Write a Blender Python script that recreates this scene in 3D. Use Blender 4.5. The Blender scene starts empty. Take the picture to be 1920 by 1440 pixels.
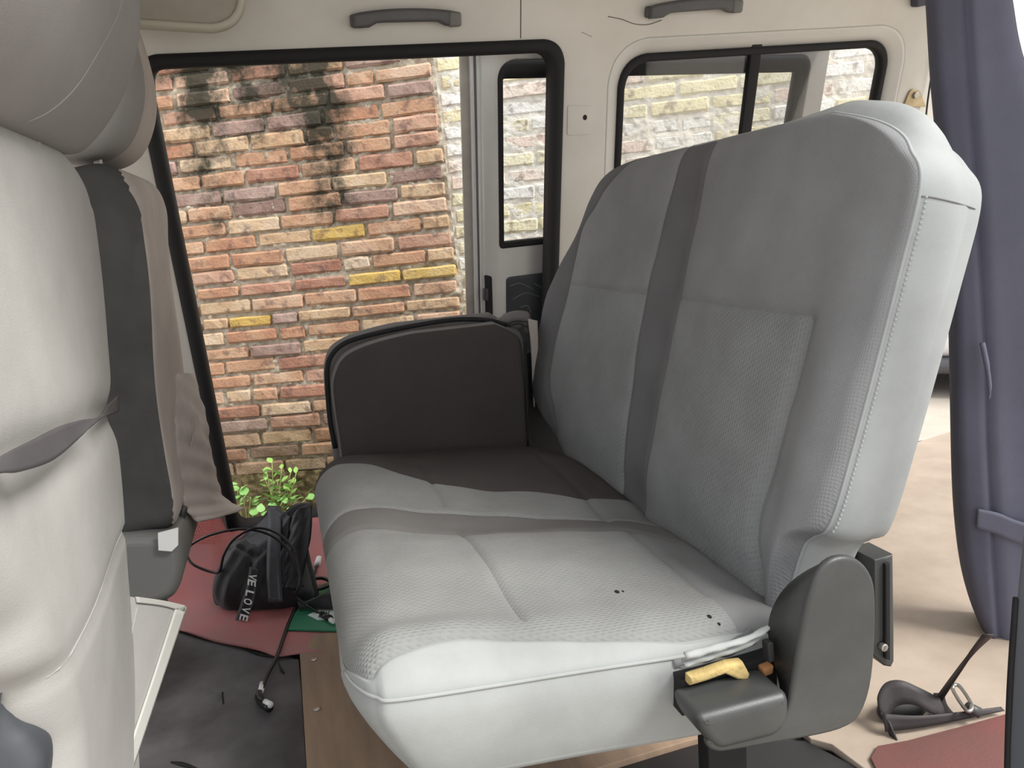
import bpy, bmesh, math, random
import numpy as np
from mathutils import Vector, Matrix

random.seed(7); rng = np.random.RandomState(11)
S = bpy.context.scene
COL = S.collection

# ------------------------------------------------------------------ camera, world, light
F = 1450.0; CX, CY = 960.0, 720.0
def _basis(vx=-445.0, vy=-257.0, roll=.08):
    Yd = np.array([vx, vy, F]); Yd /= np.linalg.norm(Yd)
    a = (-(vy + roll*vx)*Yd[1] - F*Yd[2])/(Yd[0] - roll*Yd[1])
    Xd = np.array([a, vy - roll*(a - vx), F]); Xd /= np.linalg.norm(Xd)
    if Xd[0] < 0: Xd = -Xd
    return Xd, Yd, np.cross(Xd, Yd)
XD, YD, ZD = _basis()
CAM = np.array([0, 0, .92])
cd = bpy.data.cameras.new('camera'); cam = bpy.data.objects.new('camera', cd); COL.objects.link(cam)
cd.sensor_fit = 'HORIZONTAL'; cd.sensor_width = 36; cd.lens = 36*F/1920; cd.clip_start = .01
right = Vector((XD[0], YD[0], ZD[0])); down = Vector((XD[1], YD[1], ZD[1])); fwd = Vector((XD[2], YD[2], ZD[2]))
cam.matrix_world = Matrix(((right.x, -down.x, -fwd.x, 0), (right.y, -down.y, -fwd.y, 0), (right.z, -down.z, -fwd.z, .92), (0, 0, 0, 1)))
S.camera = cam

w = bpy.data.worlds.new('overcast_sky'); S.world = w; w.use_nodes = True
nt = w.node_tree; nt.nodes.clear()
o_ = nt.nodes.new('ShaderNodeOutputWorld'); b_ = nt.nodes.new('ShaderNodeBackground')
b_.inputs[0].default_value = (.96, .975, 1, 1); b_.inputs[1].default_value = 1.0
nt.links.new(b_.outputs[0], o_.inputs[0])

sl = bpy.data.lights.new('hazy_sun', 'SUN'); so = bpy.data.objects.new('hazy_sun', sl); COL.objects.link(so)
sl.energy = 3.3; sl.angle = math.radians(24); sl.color = (1, .97, .92)
so.rotation_euler = Vector((-.52, .46, -.72)).to_track_quat('-Z', 'Y').to_euler()

S.view_settings.view_transform = 'Standard'; S.view_settings.look = 'None'
S.view_settings.exposure = 0.55; S.view_settings.gamma = 1; S.view_settings.use_curve_mapping = False
S.cycles.max_bounces = 8; S.cycles.diffuse_bounces = 5; S.cycles.transparent_max_bounces = 12
S.cycles.use_denoising = True; S.cycles.caustics_reflective = False; S.cycles.caustics_refractive = False

# ------------------------------------------------------------------ geometry helpers
def ray(px, py):
    d = np.array([px - CX, py - CY, F]); return np.array([d@XD, d@YD, d@ZD])
def on(px, py, p0, n):                      # point of a real plane seen at a pixel of the photograph
    d = ray(px, py); n = np.array(n, float); return CAM + ((np.array(p0) - CAM)@n)/(d@n)*d
def onX(px, py, v): return on(px, py, (v, 0, 0), (1, 0, 0))
def onY(px, py, v): return on(px, py, (0, v, 0), (0, 1, 0))
def onZ(px, py, v): return on(px, py, (0, 0, v), (0, 0, 1))

class Frame:
    def __init__(s, O, U, V):
        s.O = np.array(O, float); s.U = np.array(U, float); s.U /= np.linalg.norm(s.U)
        V = np.array(V, float); V = V - (V@s.U)*s.U; s.V = V/np.linalg.norm(V); s.W = np.cross(s.U, s.V)
    def p(s, u, v, w=0): return s.O + u*s.U + v*s.V + w*s.W
    def P(s, uvw): uvw = np.asarray(uvw, float); return s.O + uvw[:, 0:1]*s.U + uvw[:, 1:2]*s.V + uvw[:, 2:3]*s.W
    def uv(s, px, py, w=0):
        q = on(px, py, s.O + w*s.W, s.W) - s.O - w*s.W
        return float(q@s.U), float(q@s.V)

def props(o, label=None, cat=None, group=None, kind=None):
    if label: o['label'] = label
    if cat: o['category'] = cat
    if group: o['group'] = group
    if kind: o['kind'] = kind
    return o
def wloc(o):
    v = Vector((0, 0, 0))
    while o: v += o.location; o = o.parent
    return v
def thing(name, label, cat, loc=(0, 0, 0), group=None):
    o = bpy.data.objects.new(name, None); COL.objects.link(o); o.empty_display_size = .1
    o.location = loc; return props(o, label, cat, group)
def link(name, me, m=None, parent=None, smooth=True, label=None, shift=True, kind=None):
    if m is not None:
        me.materials.clear(); me.materials.append(m)
    if smooth: me.polygons.foreach_set('use_smooth', [True]*len(me.polygons))
    o = bpy.data.objects.new(name, me); COL.objects.link(o)
    if parent is not None:
        o.parent = parent
        if shift: me.transform(Matrix.Translation(-wloc(parent)))
    if label: o['label'] = label
    if kind: o['kind'] = kind
    return o
def mk(name, verts, faces, m, parent=None, smooth=True, label=None, clean=False, kind=None):
    me = bpy.data.meshes.new(name)
    me.from_pydata([tuple(map(float, v)) for v in verts], [], faces)
    if clean:
        bm = bmesh.new(); bm.from_mesh(me); bmesh.ops.remove_doubles(bm, verts=bm.verts, dist=1e-5)
        bmesh.ops.recalc_face_normals(bm, faces=bm.faces); bm.to_mesh(me); bm.free()
    me.update(); return link(name, me, m, parent, smooth, label, kind=kind)

def rpoly(pts, r, n=6):                     # rounded polygon, fixed number of points
    out = []; N = len(pts)
    rs = r if isinstance(r, (list, tuple)) else [r]*N
    for i in range(N):
        p = np.array(pts[i], float); a = np.array(pts[i-1], float) - p; b = np.array(pts[(i+1) % N], float) - p
        la, lb = np.linalg.norm(a), np.linalg.norm(b); a /= la; b /= lb
        k = min(rs[i], la*.49, lb*.49)
        for j in range(n+1):
            t = j/n; q0 = p + a*k; q1 = p + b*k
            # quadratic with circle-like weight
            out.append(tuple((1-t)**2*q0 + 2*t*(1-t)*(p*.82 + (q0+q1)*.09) + t*t*q1))
    return out
def spl(pts, n=8, closed=False):            # Catmull-Rom through points
    P = [np.array(p, float) for p in pts]; N = len(P); out = []
    for i in range(N if closed else N-1):
        p1, p2 = P[i], P[(i+1) % N]
        p0 = P[i-1] if (closed or i > 0) else 2*p1 - p2
        p3 = P[(i+2) % N] if (closed or i < N-2) else 2*p2 - p1
        for j in range(n):
            t = j/n
            out.append(.5*((2*p1) + (-p0+p2)*t + (2*p0-5*p1+4*p2-p3)*t*t + (-p0+3*p1-3*p2+p3)*t**3))
    if not closed: out.append(P[-1])
    return out

def plate(name, fr, loops, w0, w1, bev, m, parent=None, label=None, smooth=True, res=2, kind=None):
    """flat body between w0 and w1 in frame fr; loops[0] outline, further loops are holes; bevelled rims"""
    cu = bpy.data.curves.new(name, 'CURVE'); cu.dimensions = '2D'; cu.fill_mode = 'BOTH'
    for L in loops:
        sp = cu.splines.new('POLY'); sp.points.add(len(L)-1)
        for k, q in enumerate(L): sp.points[k].co = (q[0], q[1], 0, 1)
        sp.use_cyclic_u = True
    th = abs(w1-w0); bev = min(bev, th*.49)
    cu.extrude = th/2 - bev; cu.bevel_depth = bev; cu.bevel_resolution = res; cu.offset = -bev
    o = bpy.data.objects.new('tmp', cu); COL.objects.link(o)
    dg = bpy.context.evaluated_depsgraph_get(); me = bpy.data.meshes.new_from_object(o.evaluated_get(dg))
    bpy.data.objects.remove(o); bpy.data.curves.remove(cu)
    M = Matrix(((fr.U[0], fr.V[0], fr.W[0], 0), (fr.U[1], fr.V[1], fr.W[1], 0), (fr.U[2], fr.V[2], fr.W[2], 0), (0, 0, 0, 1)))
    off = fr.O + fr.W*(w0+w1)/2
    M.translation = Vector(off); me.transform(M); me.name = name
    bm = bmesh.new(); bm.from_mesh(me); bmesh.ops.remove_doubles(bm, verts=bm.verts, dist=2e-5)
    bmesh.ops.recalc_face_normals(bm, faces=bm.faces)
    for e in bm.edges:
        if len(e.link_faces) == 2 and e.calc_face_angle(0) > .7: e.smooth = False
    bm.to_mesh(me); bm.free()
    return link(name, me, m, parent, smooth, label, kind=kind)

def band(name, fr, A, B, prof, m, parent=None, label=None, kind=None):
    """ring swept between loop A and loop B (same count). prof: list of (t across 0..1, w), closed"""
    n = len(A); V = []; Fc = []; K = len(prof)
    for i in range(n):
        for t, ww in prof:
            V.append(fr.p(A[i][0]*(1-t)+B[i][0]*t, A[i][1]*(1-t)+B[i][1]*t, ww))
    for i in range(n):
        j = (i+1) % n
        for k in range(K):
            l = (k+1) % K
            Fc.append((i*K+k, i*K+l, j*K+l, j*K+k))
    return mk(name, V, Fc, m, parent, True, label, clean=True, kind=kind)
def rprof(w0, w1, r=.3):
    return [(0, w0), (0, w1*.7+w0*.3), (.12, w1*.93+w0*.07), (.35, w1), (.65, w1), (.88, w1*.93+w0*.07), (1, w1*.7+w0*.3), (1, w0)]
def inset(pts, d):                          # inset of a convex polygon, per corner
    out = []; N = len(pts)
    ar = sum(pts[i-1][0]*pts[i][1] - pts[i][0]*pts[i-1][1] for i in range(N))
    sg = 1 if ar > 0 else -1
    for i in range(N):
        p = np.array(pts[i], float); a = p - np.array(pts[i-1], float); b = np.array(pts[(i+1) % N], float) - p
        na = np.array([-a[1], a[0]])/np.linalg.norm(a)*sg; nb = np.array([-b[1], b[0]])/np.linalg.norm(b)*sg
        k = (na+nb); k = k/(k@na); out.append(tuple(p + k*d))
    return out

def tube(name, pts, r, m, parent=None, label=None, seg=8, smoothn=0, caps=True, prop=None):
    P = [np.array(p, float) for p in (spl(pts, smoothn) if smoothn else pts)]
    n = len(P); V = []; Fc = []; up = None
    for i in range(n):
        t = P[min(i+1, n-1)] - P[max(i-1, 0)]; t /= (np.linalg.norm(t) + 1e-12)
        if up is None:
            up = np.array([0, 0, 1.]) if abs(t[2]) < .9 else np.array([1., 0, 0])
        a = np.cross(t, up); a /= np.linalg.norm(a); b = np.cross(a, t); up = b
        rr = r[i*(len(r)-1)//max(1, n-1)] if isinstance(r, list) else r
        for k in range(seg):
            th = 2*math.pi*k/seg; V.append(P[i] + rr*(math.cos(th)*a + math.sin(th)*b))
    for i in range(n-1):
        for k in range(seg):
            l = (k+1) % seg; Fc.append((i*seg+k, i*seg+l, (i+1)*seg+l, (i+1)*seg+k))
    if caps: Fc.append(tuple(range(seg-1, -1, -1))); Fc.append(tuple((n-1)*seg+k for k in range(seg)))
    return mk(name, V, Fc, m, parent, True, label, clean=True)

def sheet(name, A, B, m, parent=None, th=.003, nv=6, n=8, wob=0, label=None, crown=0, cd_=(0, 0, 1), freq=30):
    """thin cloth / webbing between polylines A and B with thickness"""
    A = spl(A, n); B = spl(B, n); k = len(A); V = []; Fc = []; c = np.array(cd_, float)
    for i in range(k):
        for j in range(nv+1):
            t = j/nv; p = A[i]*(1-t) + B[i]*t + c*crown*math.sin(math.pi*t)
            if wob: p = p + c*wob*(math.sin(freq*p[0]+1.3*i*.4) * math.cos(freq*1.3*p[2]+j) )
            V.append(p)
    W = nv+1
    for i in range(k-1):
        for j in range(nv): Fc.append((i*W+j, i*W+j+1, (i+1)*W+j+1, (i+1)*W+j))
    o = mk(name, V, Fc, m, parent, True, label)
    md = o.modifiers.new('thickness', 'SOLIDIFY'); md.thickness = th; md.offset = 0
    return o

def fe(d, r): x = 1 - np.clip(d/r, 0, 1); return np.sqrt(np.clip(1 - x*x, 0, 1))

def pad(fr, cols, ncs, rows, nrs, T, parts, parent, r=.03, H=.03, Hb=.03, bulge=None, seams=(), bandbulge=.006,
        bandpart=('side_panel', None), backpart=None, warp=None, K=8, rb=None):
    """upholstered body. cols: functions v->u from left to right, rows: v breaks. parts: dict (colband,rowband)->(name,mat)"""
    tv = []
    vlist = []; rowband = []
    for i in range(len(nrs)):
        for j in range(nrs[i] + (1 if i == len(nrs)-1 else 0)):
            x = j/nrs[i]
            if i == 0 and len(nrs) == 1: x = .5-.5*math.cos(math.pi*x)
            elif i == 0: x = x**1.7
            elif i == len(nrs)-1: x = 1-(1-x)**1.7
            vlist.append(rows[i]*(1-x) + rows[i+1]*x); rowband.append(i)
    fr_s = []
    for i in range(len(ncs)):
        for j in range(ncs[i] + (1 if i == len(ncs)-1 else 0)):
            x = j/ncs[i]
            if i == 0 and len(ncs) == 1: x = .5-.5*math.cos(math.pi*x)
            elif i == 0: x = x**1.7
            elif i == len(ncs)-1: x = 1-(1-x)**1.7
            fr_s.append((i, x))
    nv_, nu_ = len(vlist), len(fr_s)
    Um = np.zeros((nv_, nu_)); Vm = np.zeros((nv_, nu_))
    for a, v in enumerate(vlist):
        cv = [c(v) for c in cols]
        for b, (i, x) in enumerate(fr_s):
            Um[a, b] = cv[i]*(1-x) + cv[i+1]*x; Vm[a, b] = v
    L = Um[:, :1]; R = Um[:, -1:]
    rr = r if isinstance(r, (tuple, list)) else (r, r, r, r)    # left right bottom top
    def E_(q): return fe(Um-L, q[0])*fe(R-Um, q[1])*fe(Vm-vlist[0], q[2])*fe(vlist[-1]-Vm, q[3])
    E = E_(rr); Eb = E_(rb if rb else rr)
    Hm = H(Um, Vm) if callable(H) else H
    Wf = (E-1)*Hm
    if bulge is not None: Wf = Wf + bulge(Um, Vm)*E
    for kind, fn, dep, wd in seams:
        if kind == 'c':
            cu = np.array([fn(v) for v in vlist])[:, None]; msk = 1.0; d = Um-cu
        elif kind == 'r':
            vv, u0, u1 = fn; d = Vm-vv; msk = ((Um > min(u0, u1)) & (Um < max(u0, u1))).astype(float)
        else:                                   # polyline in uv
            d = np.full(Um.shape, 9.)
            for (x0, y0), (x1, y1) in zip(fn[:-1], fn[1:]):
                dx, dy = x1-x0, y1-y0; l2 = dx*dx+dy*dy
                t = np.clip(((Um-x0)*dx+(Vm-y0)*dy)/l2, 0, 1)
                d = np.minimum(d, np.hypot(Um-x0-t*dx, Vm-y0-t*dy))
            msk = 1.0
        Wf = Wf - dep*np.exp(-(d/wd)**2)*msk
    Wb = -T + (1-Eb)*Hb
    def verts(Wm):
        uvw = np.stack([Um.ravel(), Vm.ravel(), Wm.ravel()], 1)
        if warp: uvw = warp(uvw)
        return fr.P(uvw)
    VF = verts(Wf); VB = verts(Wb)
    q = lambda a, b: a*nu_+b
    groups = {}
    for a in range(nv_-1):
        for b in range(nu_-1):
            key = parts.get((fr_s[b][0], rowband[a])) or parts.get((fr_s[b][0], None)) or parts.get(None)
            groups.setdefault(key, []).append((q(a, b), q(a, b+1), q(a+1, b+1), q(a+1, b)))
    out = {}
    for key, fs in groups.items():
        used = sorted({i for f in fs for i in f}); mp = {i: k for k, i in enumerate(used)}
        out[key[0]] = mk(key[0], VF[used], [tuple(mp[i] for i in f) for f in fs], key[1], parent, label=key[2] if len(key) > 2 else None)
    # side band
    loop = [(0, b) for b in range(nu_)] + [(a, nu_-1) for a in range(1, nv_)] + [(nv_-1, b) for b in range(nu_-2, -1, -1)] + [(a, 0) for a in range(nv_-2, 0, -1)]
    n = len(loop); V = []; Fc = []
    C2 = np.array([[Um[a, b], Vm[a, b]] for a, b in loop])
    tg = np.roll(C2, -1, 0) - np.roll(C2, 1, 0); nn = np.stack([tg[:, 1], -tg[:, 0]], 1)
    nn /= (np.linalg.norm(nn, axis=1)[:, None]+1e-9)
    uvw = []
    for k in range(K+1):
        t = k/K
        for i, (a, b) in enumerate(loop):
            ww = Wf[a, b]*(1-t) + Wb[a, b]*t; o = (bandbulge(C2[i, 0], C2[i, 1]) if callable(bandbulge) else bandbulge)*math.sin(math.pi*t)**.7
            uvw.append((C2[i, 0]+nn[i, 0]*o, C2[i, 1]+nn[i, 1]*o, ww))
    uvw = np.array(uvw)
    if warp: uvw = warp(uvw)
    V = fr.P(uvw)
    for k in range(K):
        for i in range(n):
            j = (i+1) % n; Fc.append((k*n+j, k*n+i, (k+1)*n+i, (k+1)*n+j))
    bp = bandpart
    bpm = bp[1]
    nb = len(V)
    back = [(q(a, b)+nb, q(a+1, b)+nb, q(a+1, b+1)+nb, q(a, b+1)+nb) for a in range(nv_-1) for b in range(nu_-1)]
    out['band'] = mk(bp[0], np.concatenate([V, VB]), Fc+back, bpm, parent, label=bp[2] if len(bp) > 2 else None)
    out['data'] = (Um, Vm, Wf, fr)
    return out
def surfw(res, u, v):
    Um, Vm, Wf, fr = res['data']; d = (Um-u)**2 + (Vm-v)**2; return float(Wf.flat[int(d.argmin())])
from mathutils.bvhtree import BVHTree
def onmesh(o, px, py, lift=.0):
    bv = BVHTree.FromPolygons([v.co[:] for v in o.data.vertices], [p.vertices[:] for p in o.data.polygons]); b = wloc(o.parent)
    d = Vector(ray(px, py)).normalized(); h = bv.ray_cast(Vector(CAM)-b, d)
    return None if h[0] is None else np.array(h[0]+b-d*lift)
def pl(*pts):                                # piecewise linear v->u
    vs = [p[0] for p in pts]; us = [p[1] for p in pts]
    return lambda v: float(np.interp(v, vs, us))
def pls(*pts):                               # smooth version
    q = spl([(p[0], p[1]) for p in pts], 10); vs = [a[0] for a in q]; us = [a[1] for a in q]
    return lambda v: float(np.interp(v, vs, us))

def bar(prof, y0, y1, r, keyfn, parent, n=26, npr=8, sq=.0, wave=None, axis=1):
    """closed XZ profile lofted along Y with rounded ends; faces go to parts by keyfn(centre, normal)"""
    P = np.array(spl(prof, npr, True)); c = P.mean(0); K = len(P)
    ys = []; sc = []
    for k in range(7):
        a = k/6*math.pi/2; ys.append(y0 + r*(1-math.cos(a))) ; sc.append(math.sin(a))
    ys2 = [y1 - (y-y0) for y in ys][::-1]; sc2 = sc[::-1]
    mid = list(np.linspace(ys[-1], ys2[0], n)[1:-1]); Y = ys + mid + ys2; SC = sc + [1]*len(mid) + sc2
    ext = np.abs(P-c).max(); V = []
    for y, s in zip(Y, SC):
        k = 1 - (r/ext)*(1-s) if ext > r else s
        k = max(k, .02)
        for p in P:
            q = c + (p-c)*k
            v = np.array([q[0], y, q[1]])
            if wave: v = v + wave(v)
            V.append(v)
    Fc = []
    M = len(Y)
    for i in range(M-1):
        for k in range(K):
            l = (k+1) % K; Fc.append((i*K+k, i*K+l, (i+1)*K+l, (i+1)*K+k))
    V.append(np.array([c[0], y0, c[1]])); V.append(np.array([c[0], y1, c[1]]))
    for k in range(K):
        l = (k+1) % K; Fc.append((len(V)-2, l, k)); Fc.append((len(V)-1, (M-1)*K+k, (M-1)*K+l))
    V = np.array(V); g = {}
    for f in Fc:
        pts = V[list(f)]; ce = pts.mean(0); nrm = np.cross(pts[1]-pts[0], pts[-1]-pts[0]); L = np.linalg.norm(nrm)
        nrm = nrm/L if L > 0 else nrm
        if nrm@(ce-np.array([c[0], (y0+y1)/2, c[1]])) < 0: nrm = -nrm
        g.setdefault(keyfn(ce, nrm), []).append(f)
    out = {}
    for key, fs in g.items():
        used = sorted({i for f in fs for i in f}); mp = {i: k for k, i in enumerate(used)}
        out[key[0]] = mk(key[0], V[used], [tuple(mp[i] for i in f) for f in fs], key[1], parent, label=key[2] if len(key) > 2 else None, clean=True)
    return out

def box(name, fr, u0, u1, v0, v1, w0, w1, m, parent=None, bev=.003, label=None, kind=None):
    return plate(name, fr, [[(u0, v0), (u1, v0), (u1, v1), (u0, v1)]], w0, w1, bev, m, parent, label, kind=kind)

# ------------------------------------------------------------------ materials
def mat(name, col, rough=.8, var=0, vscale=8, bump=0, bscale=200, metal=0, spec=.5, col2=None, sheen=0, weave=None, stretch=None, hue=None, coord='Object'):
    m = bpy.data.materials.new(name); m.use_nodes = True; n = m.node_tree; b = n.nodes['Principled BSDF']
    b.inputs['Base Color'].default_value = (*col, 1); b.inputs['Roughness'].default_value = rough
    b.inputs['Metallic'].default_value = metal; b.inputs['Specular IOR Level'].default_value = spec
    if sheen: b.inputs['Sheen Weight'].default_value = sheen; b.inputs['Sheen Roughness'].default_value = .5
    tc = n.nodes.new('ShaderNodeTexCoord'); src = tc.outputs[coord]
    if stretch:
        mp = n.nodes.new('ShaderNodeMapping'); mp.inputs['Scale'].default_value = stretch; n.links.new(src, mp.inputs[0]); src = mp.outputs[0]
    if var:
        no = n.nodes.new('ShaderNodeTexNoise'); no.inputs['Scale'].default_value = vscale; no.inputs['Detail'].default_value = 6
        no.inputs['Roughness'].default_value = .62; n.links.new(src, no.inputs['Vector'])
        cr = n.nodes.new('ShaderNodeValToRGB'); cr.color_ramp.elements[0].position = .35; cr.color_ramp.elements[1].position = .65
        c2 = col2 if col2 else tuple(c*(1-var) for c in col)
        cr.color_ramp.elements[0].color = (*c2, 1); cr.color_ramp.elements[1].color = (*col, 1)
        n.links.new(no.outputs['Fac'], cr.inputs[0]); n.links.new(cr.outputs[0], b.inputs['Base Color'])
        m['_ramp'] = cr.name
    last = None
    if weave:
        sc, st = weave
        wa = []
        for ang in ((0, 0, 0), (0, 0, 0)):
            pass
        vo = n.nodes.new('ShaderNodeTexWave'); vo.wave_type = 'BANDS'; vo.bands_direction = 'DIAGONAL'; vo.inputs['Scale'].default_value = sc
        vo.inputs['Distortion'].default_value = .6; vo.inputs['Detail'].default_value = 1; vo.inputs['Detail Scale'].default_value = 3
        n.links.new(src, vo.inputs['Vector'])
        v2 = n.nodes.new('ShaderNodeTexWave'); v2.wave_type = 'BANDS'; v2.bands_direction = 'Y'; v2.inputs['Scale'].default_value = sc*1.1
        n.links.new(src, v2.inputs['Vector'])
        mx = n.nodes.new('ShaderNodeMath'); mx.operation = 'MULTIPLY'; n.links.new(vo.outputs['Fac'], mx.inputs[0]); n.links.new(v2.outputs['Fac'], mx.inputs[1])
        bp = n.nodes.new('ShaderNodeBump'); bp.inputs['Strength'].default_value = st; bp.inputs['Distance'].default_value = .002
        n.links.new(mx.outputs[0], bp.inputs['Height']); last = bp
    if bump:
        nb = n.nodes.new('ShaderNodeTexNoise'); nb.inputs['Scale'].default_value = bscale; nb.inputs['Detail'].default_value = 4
        n.links.new(src, nb.inputs['Vector'])
        bp = n.nodes.new('ShaderNodeBump'); bp.inputs['Strength'].default_value = bump; bp.inputs['Distance'].default_value = .003
        n.links.new(nb.outputs['Fac'], bp.inputs['Height'])
        if last: n.links.new(last.outputs[0], bp.inputs['Normal'])
        last = bp
    if last: n.links.new(last.outputs[0], b.inputs['Normal'])
    return m

M = {}
M['fab_pad'] = mat('grey_ribbed_fabric', (.25, .26, .265), .95, .18, 5, .25, 700, weave=(55, .55), spec=.2)
M['fab_up'] = mat('grey_dotted_fabric', (.245, .25, .26), .95, .16, 5, .2, 900, weave=(110, .3), spec=.2)
M['fab_stripe'] = mat('dark_stripe_fabric', (.14, .14, .147), .95, .12, 8, .2, 800, spec=.2)
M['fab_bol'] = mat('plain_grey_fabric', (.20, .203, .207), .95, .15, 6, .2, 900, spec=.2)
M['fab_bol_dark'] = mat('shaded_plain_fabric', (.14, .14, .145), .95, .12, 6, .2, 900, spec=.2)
M['fab_side'] = mat('light_grey_side_fabric', (.38, .40, .405), .9, .2, 5, .15, 900, spec=.25)
M['fab_end'] = mat('pale_grey_end_fabric', (.345, .36, .355), .9, .16, 6, .15, 900, spec=.25)
M['fab_cush'] = mat('cushion_grey_fabric', (.25, .255, .25), .95, .16, 5, .25, 700, weave=(60, .5), spec=.2)
M['fab_cstripe'] = mat('cushion_stripe_fabric', (.15, .146, .142), .95, .12, 8, .2, 800, spec=.2)
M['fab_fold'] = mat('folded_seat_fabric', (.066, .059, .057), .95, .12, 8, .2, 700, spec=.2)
M['fab_fold_edge'] = mat('folded_seat_edge_fabric', (.2, .19, .185), .95, .12, 8, .2, 700, spec=.2)
M['fab_thread'] = mat('pale_thread', (.42, .44, .44), .8)
M['cover_light'] = mat('pale_grey_seat_cover', (.44, .435, .42), .85, .16, 3.5, .15, 500, spec=.3, col2=(.36, .355, .34))
M['cover_mid'] = mat('grey_headrest_cover', (.30, .29, .28), .85, .12, 5, .15, 500, spec=.3)
M['cover_taupe'] = mat('taupe_seat_cover', (.52, .465, .43), .85, .2, 6, .15, 500, spec=.3)
M['cover_char'] = mat('charcoal_seat_side', (.075, .075, .073), .85, .3, 8, .15, 500, spec=.3)  # dark tone paints the shade between the front seats
M['cover_side'] = mat('grey_side_gusset', (.27, .26, .25), .85, .15, 8, .15, 500, spec=.3)
M['strap'] = mat('dark_strap', (.085, .08, .085), .7, .2, 12, .1, 600)
M['piping'] = mat('pale_piping', (.55, .55, .52), .8)
M['plastic'] = mat('dark_grey_plastic', (.052, .055, .054), .42, .25, 10, .12, 900, spec=.5)
M['plastic2'] = mat('grey_handle_plastic', (.10, .10, .105), .45, .2, 10, .1, 700)
M['rubber'] = mat('black_rubber', (.007, .007, .008), .75, .2, 20, .1, 300)
M['paint'] = mat('aged_cream_paint', (.68, .665, .62), .5, .1, 3, .04, 200, col2=(.60, .58, .53))
M['paint_rev'] = mat('cream_window_reveal', (.66, .655, .62), .5, .08, 4)
M['metal'] = mat('silver_door_paint', (.56, .56, .55), .35, .12, 4, .03, 100, metal=.15)
M['metal2'] = mat('dusty_door_edge', (.42, .39, .35), .5, .25, 9, .05, 100)
M['black'] = mat('black_fabric', (.012, .012, .015), .6, .3, 20, .2, 400, sheen=.2)
M['black2'] = mat('black_nylon', (.018, .017, .023), .42, .3, 20, .15, 400)
M['cable'] = mat('black_cable', (.012, .012, .012), .35)
M['white'] = mat('white_plastic', (.8, .8, .78), .5)
M['steel'] = mat('worn_steel', (.45, .43, .4), .35, metal=.9)
M['brass'] = mat('yellowed_steel', (.50, .40, .24), .4, .2, 40, metal=.6)
M['foam'] = mat('yellow_foam', (.52, .39, .16), .95, .3, 40, .6, 150)
M['mat_grey'] = mat('grey_rubber_mat', (.135, .128, .134), .75, .25, 6, .1, 300, col2=(.065, .06, .062))
M['mat_red'] = mat('red_vinyl_mat', (.44, .13, .125), .6, .3, 5, .3, 250, col2=(.36, .17, .165))
M['mat_red2'] = mat('dull_red_vinyl', (.20, .07, .062), .6, .3, 5, .2, 250, col2=(.16, .075, .068))
M['ply'] = mat('plywood', (.36, .25, .17), .8, .25, 3, .1, 120, col2=(.27, .19, .135), stretch=(12, 1.5, 3))
M['vinyl'] = mat('beige_floor_board', (.46, .38, .31), .7, .25, 5, .08, 100, col2=(.36, .29, .23))
M['floor'] = mat('bare_floor_metal', (.05, .048, .047), .7, .3, 9)
M['green'] = mat('green_card', (.02, .19, .095), .5, .1, 10)
M['ground'] = mat('pale_concrete', (.52, .47, .41), .9, .3, 1.5, .3, 30, col2=(.42, .37, .31))
M['navy'] = mat('slate_blue_cover', (.085, .088, .125), .8, .2, 5, .2, 500, col2=(.07, .07, .10))
M['navy2'] = mat('slate_blue_light', (.13, .135, .19), .75, .15, 5, .2, 500)
M['belt'] = mat('belt_webbing', (.035, .029, .031), .6, .2, 30, .2, 500)
M['mold'] = None

def glass_mat():
    m = bpy.data.materials.new('dusty_tinted_glass'); m.use_nodes = True; n = m.node_tree; n.nodes.clear()
    o = n.nodes.new('ShaderNodeOutputMaterial'); tr = n.nodes.new('ShaderNodeBsdfTransparent'); tr.inputs[0].default_value = (.99, .99, .985, 1)
    gl = n.nodes.new('ShaderNodeBsdfGlossy'); gl.inputs['Roughness'].default_value = .03
    tl = n.nodes.new('ShaderNodeBsdfTranslucent'); tl.inputs[0].default_value = (.9, .9, .93, 1)
    fr = n.nodes.new('ShaderNodeFresnel'); fr.inputs[0].default_value = 1.5
    no = n.nodes.new('ShaderNodeTexNoise'); no.inputs['Scale'].default_value = 4
    mr = n.nodes.new('ShaderNodeMapRange'); mr.inputs[3].default_value = .01; mr.inputs[4].default_value = .06
    n.links.new(no.outputs[0], mr.inputs[0])
    m1 = n.nodes.new('ShaderNodeMixShader'); m2 = n.nodes.new('ShaderNodeMixShader')
    n.links.new(mr.outputs[0], m1.inputs[0]); n.links.new(tr.outputs[0], m1.inputs[1]); n.links.new(tl.outputs[0], m1.inputs[2])
    n.links.new(fr.outputs[0], m2.inputs[0]); n.links.new(m1.outputs[0], m2.inputs[1]); n.links.new(gl.outputs[0], m2.inputs[2])
    n.links.new(m2.outputs[0], o.inputs[0]); return m
M['glass'] = glass_mat()

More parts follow.
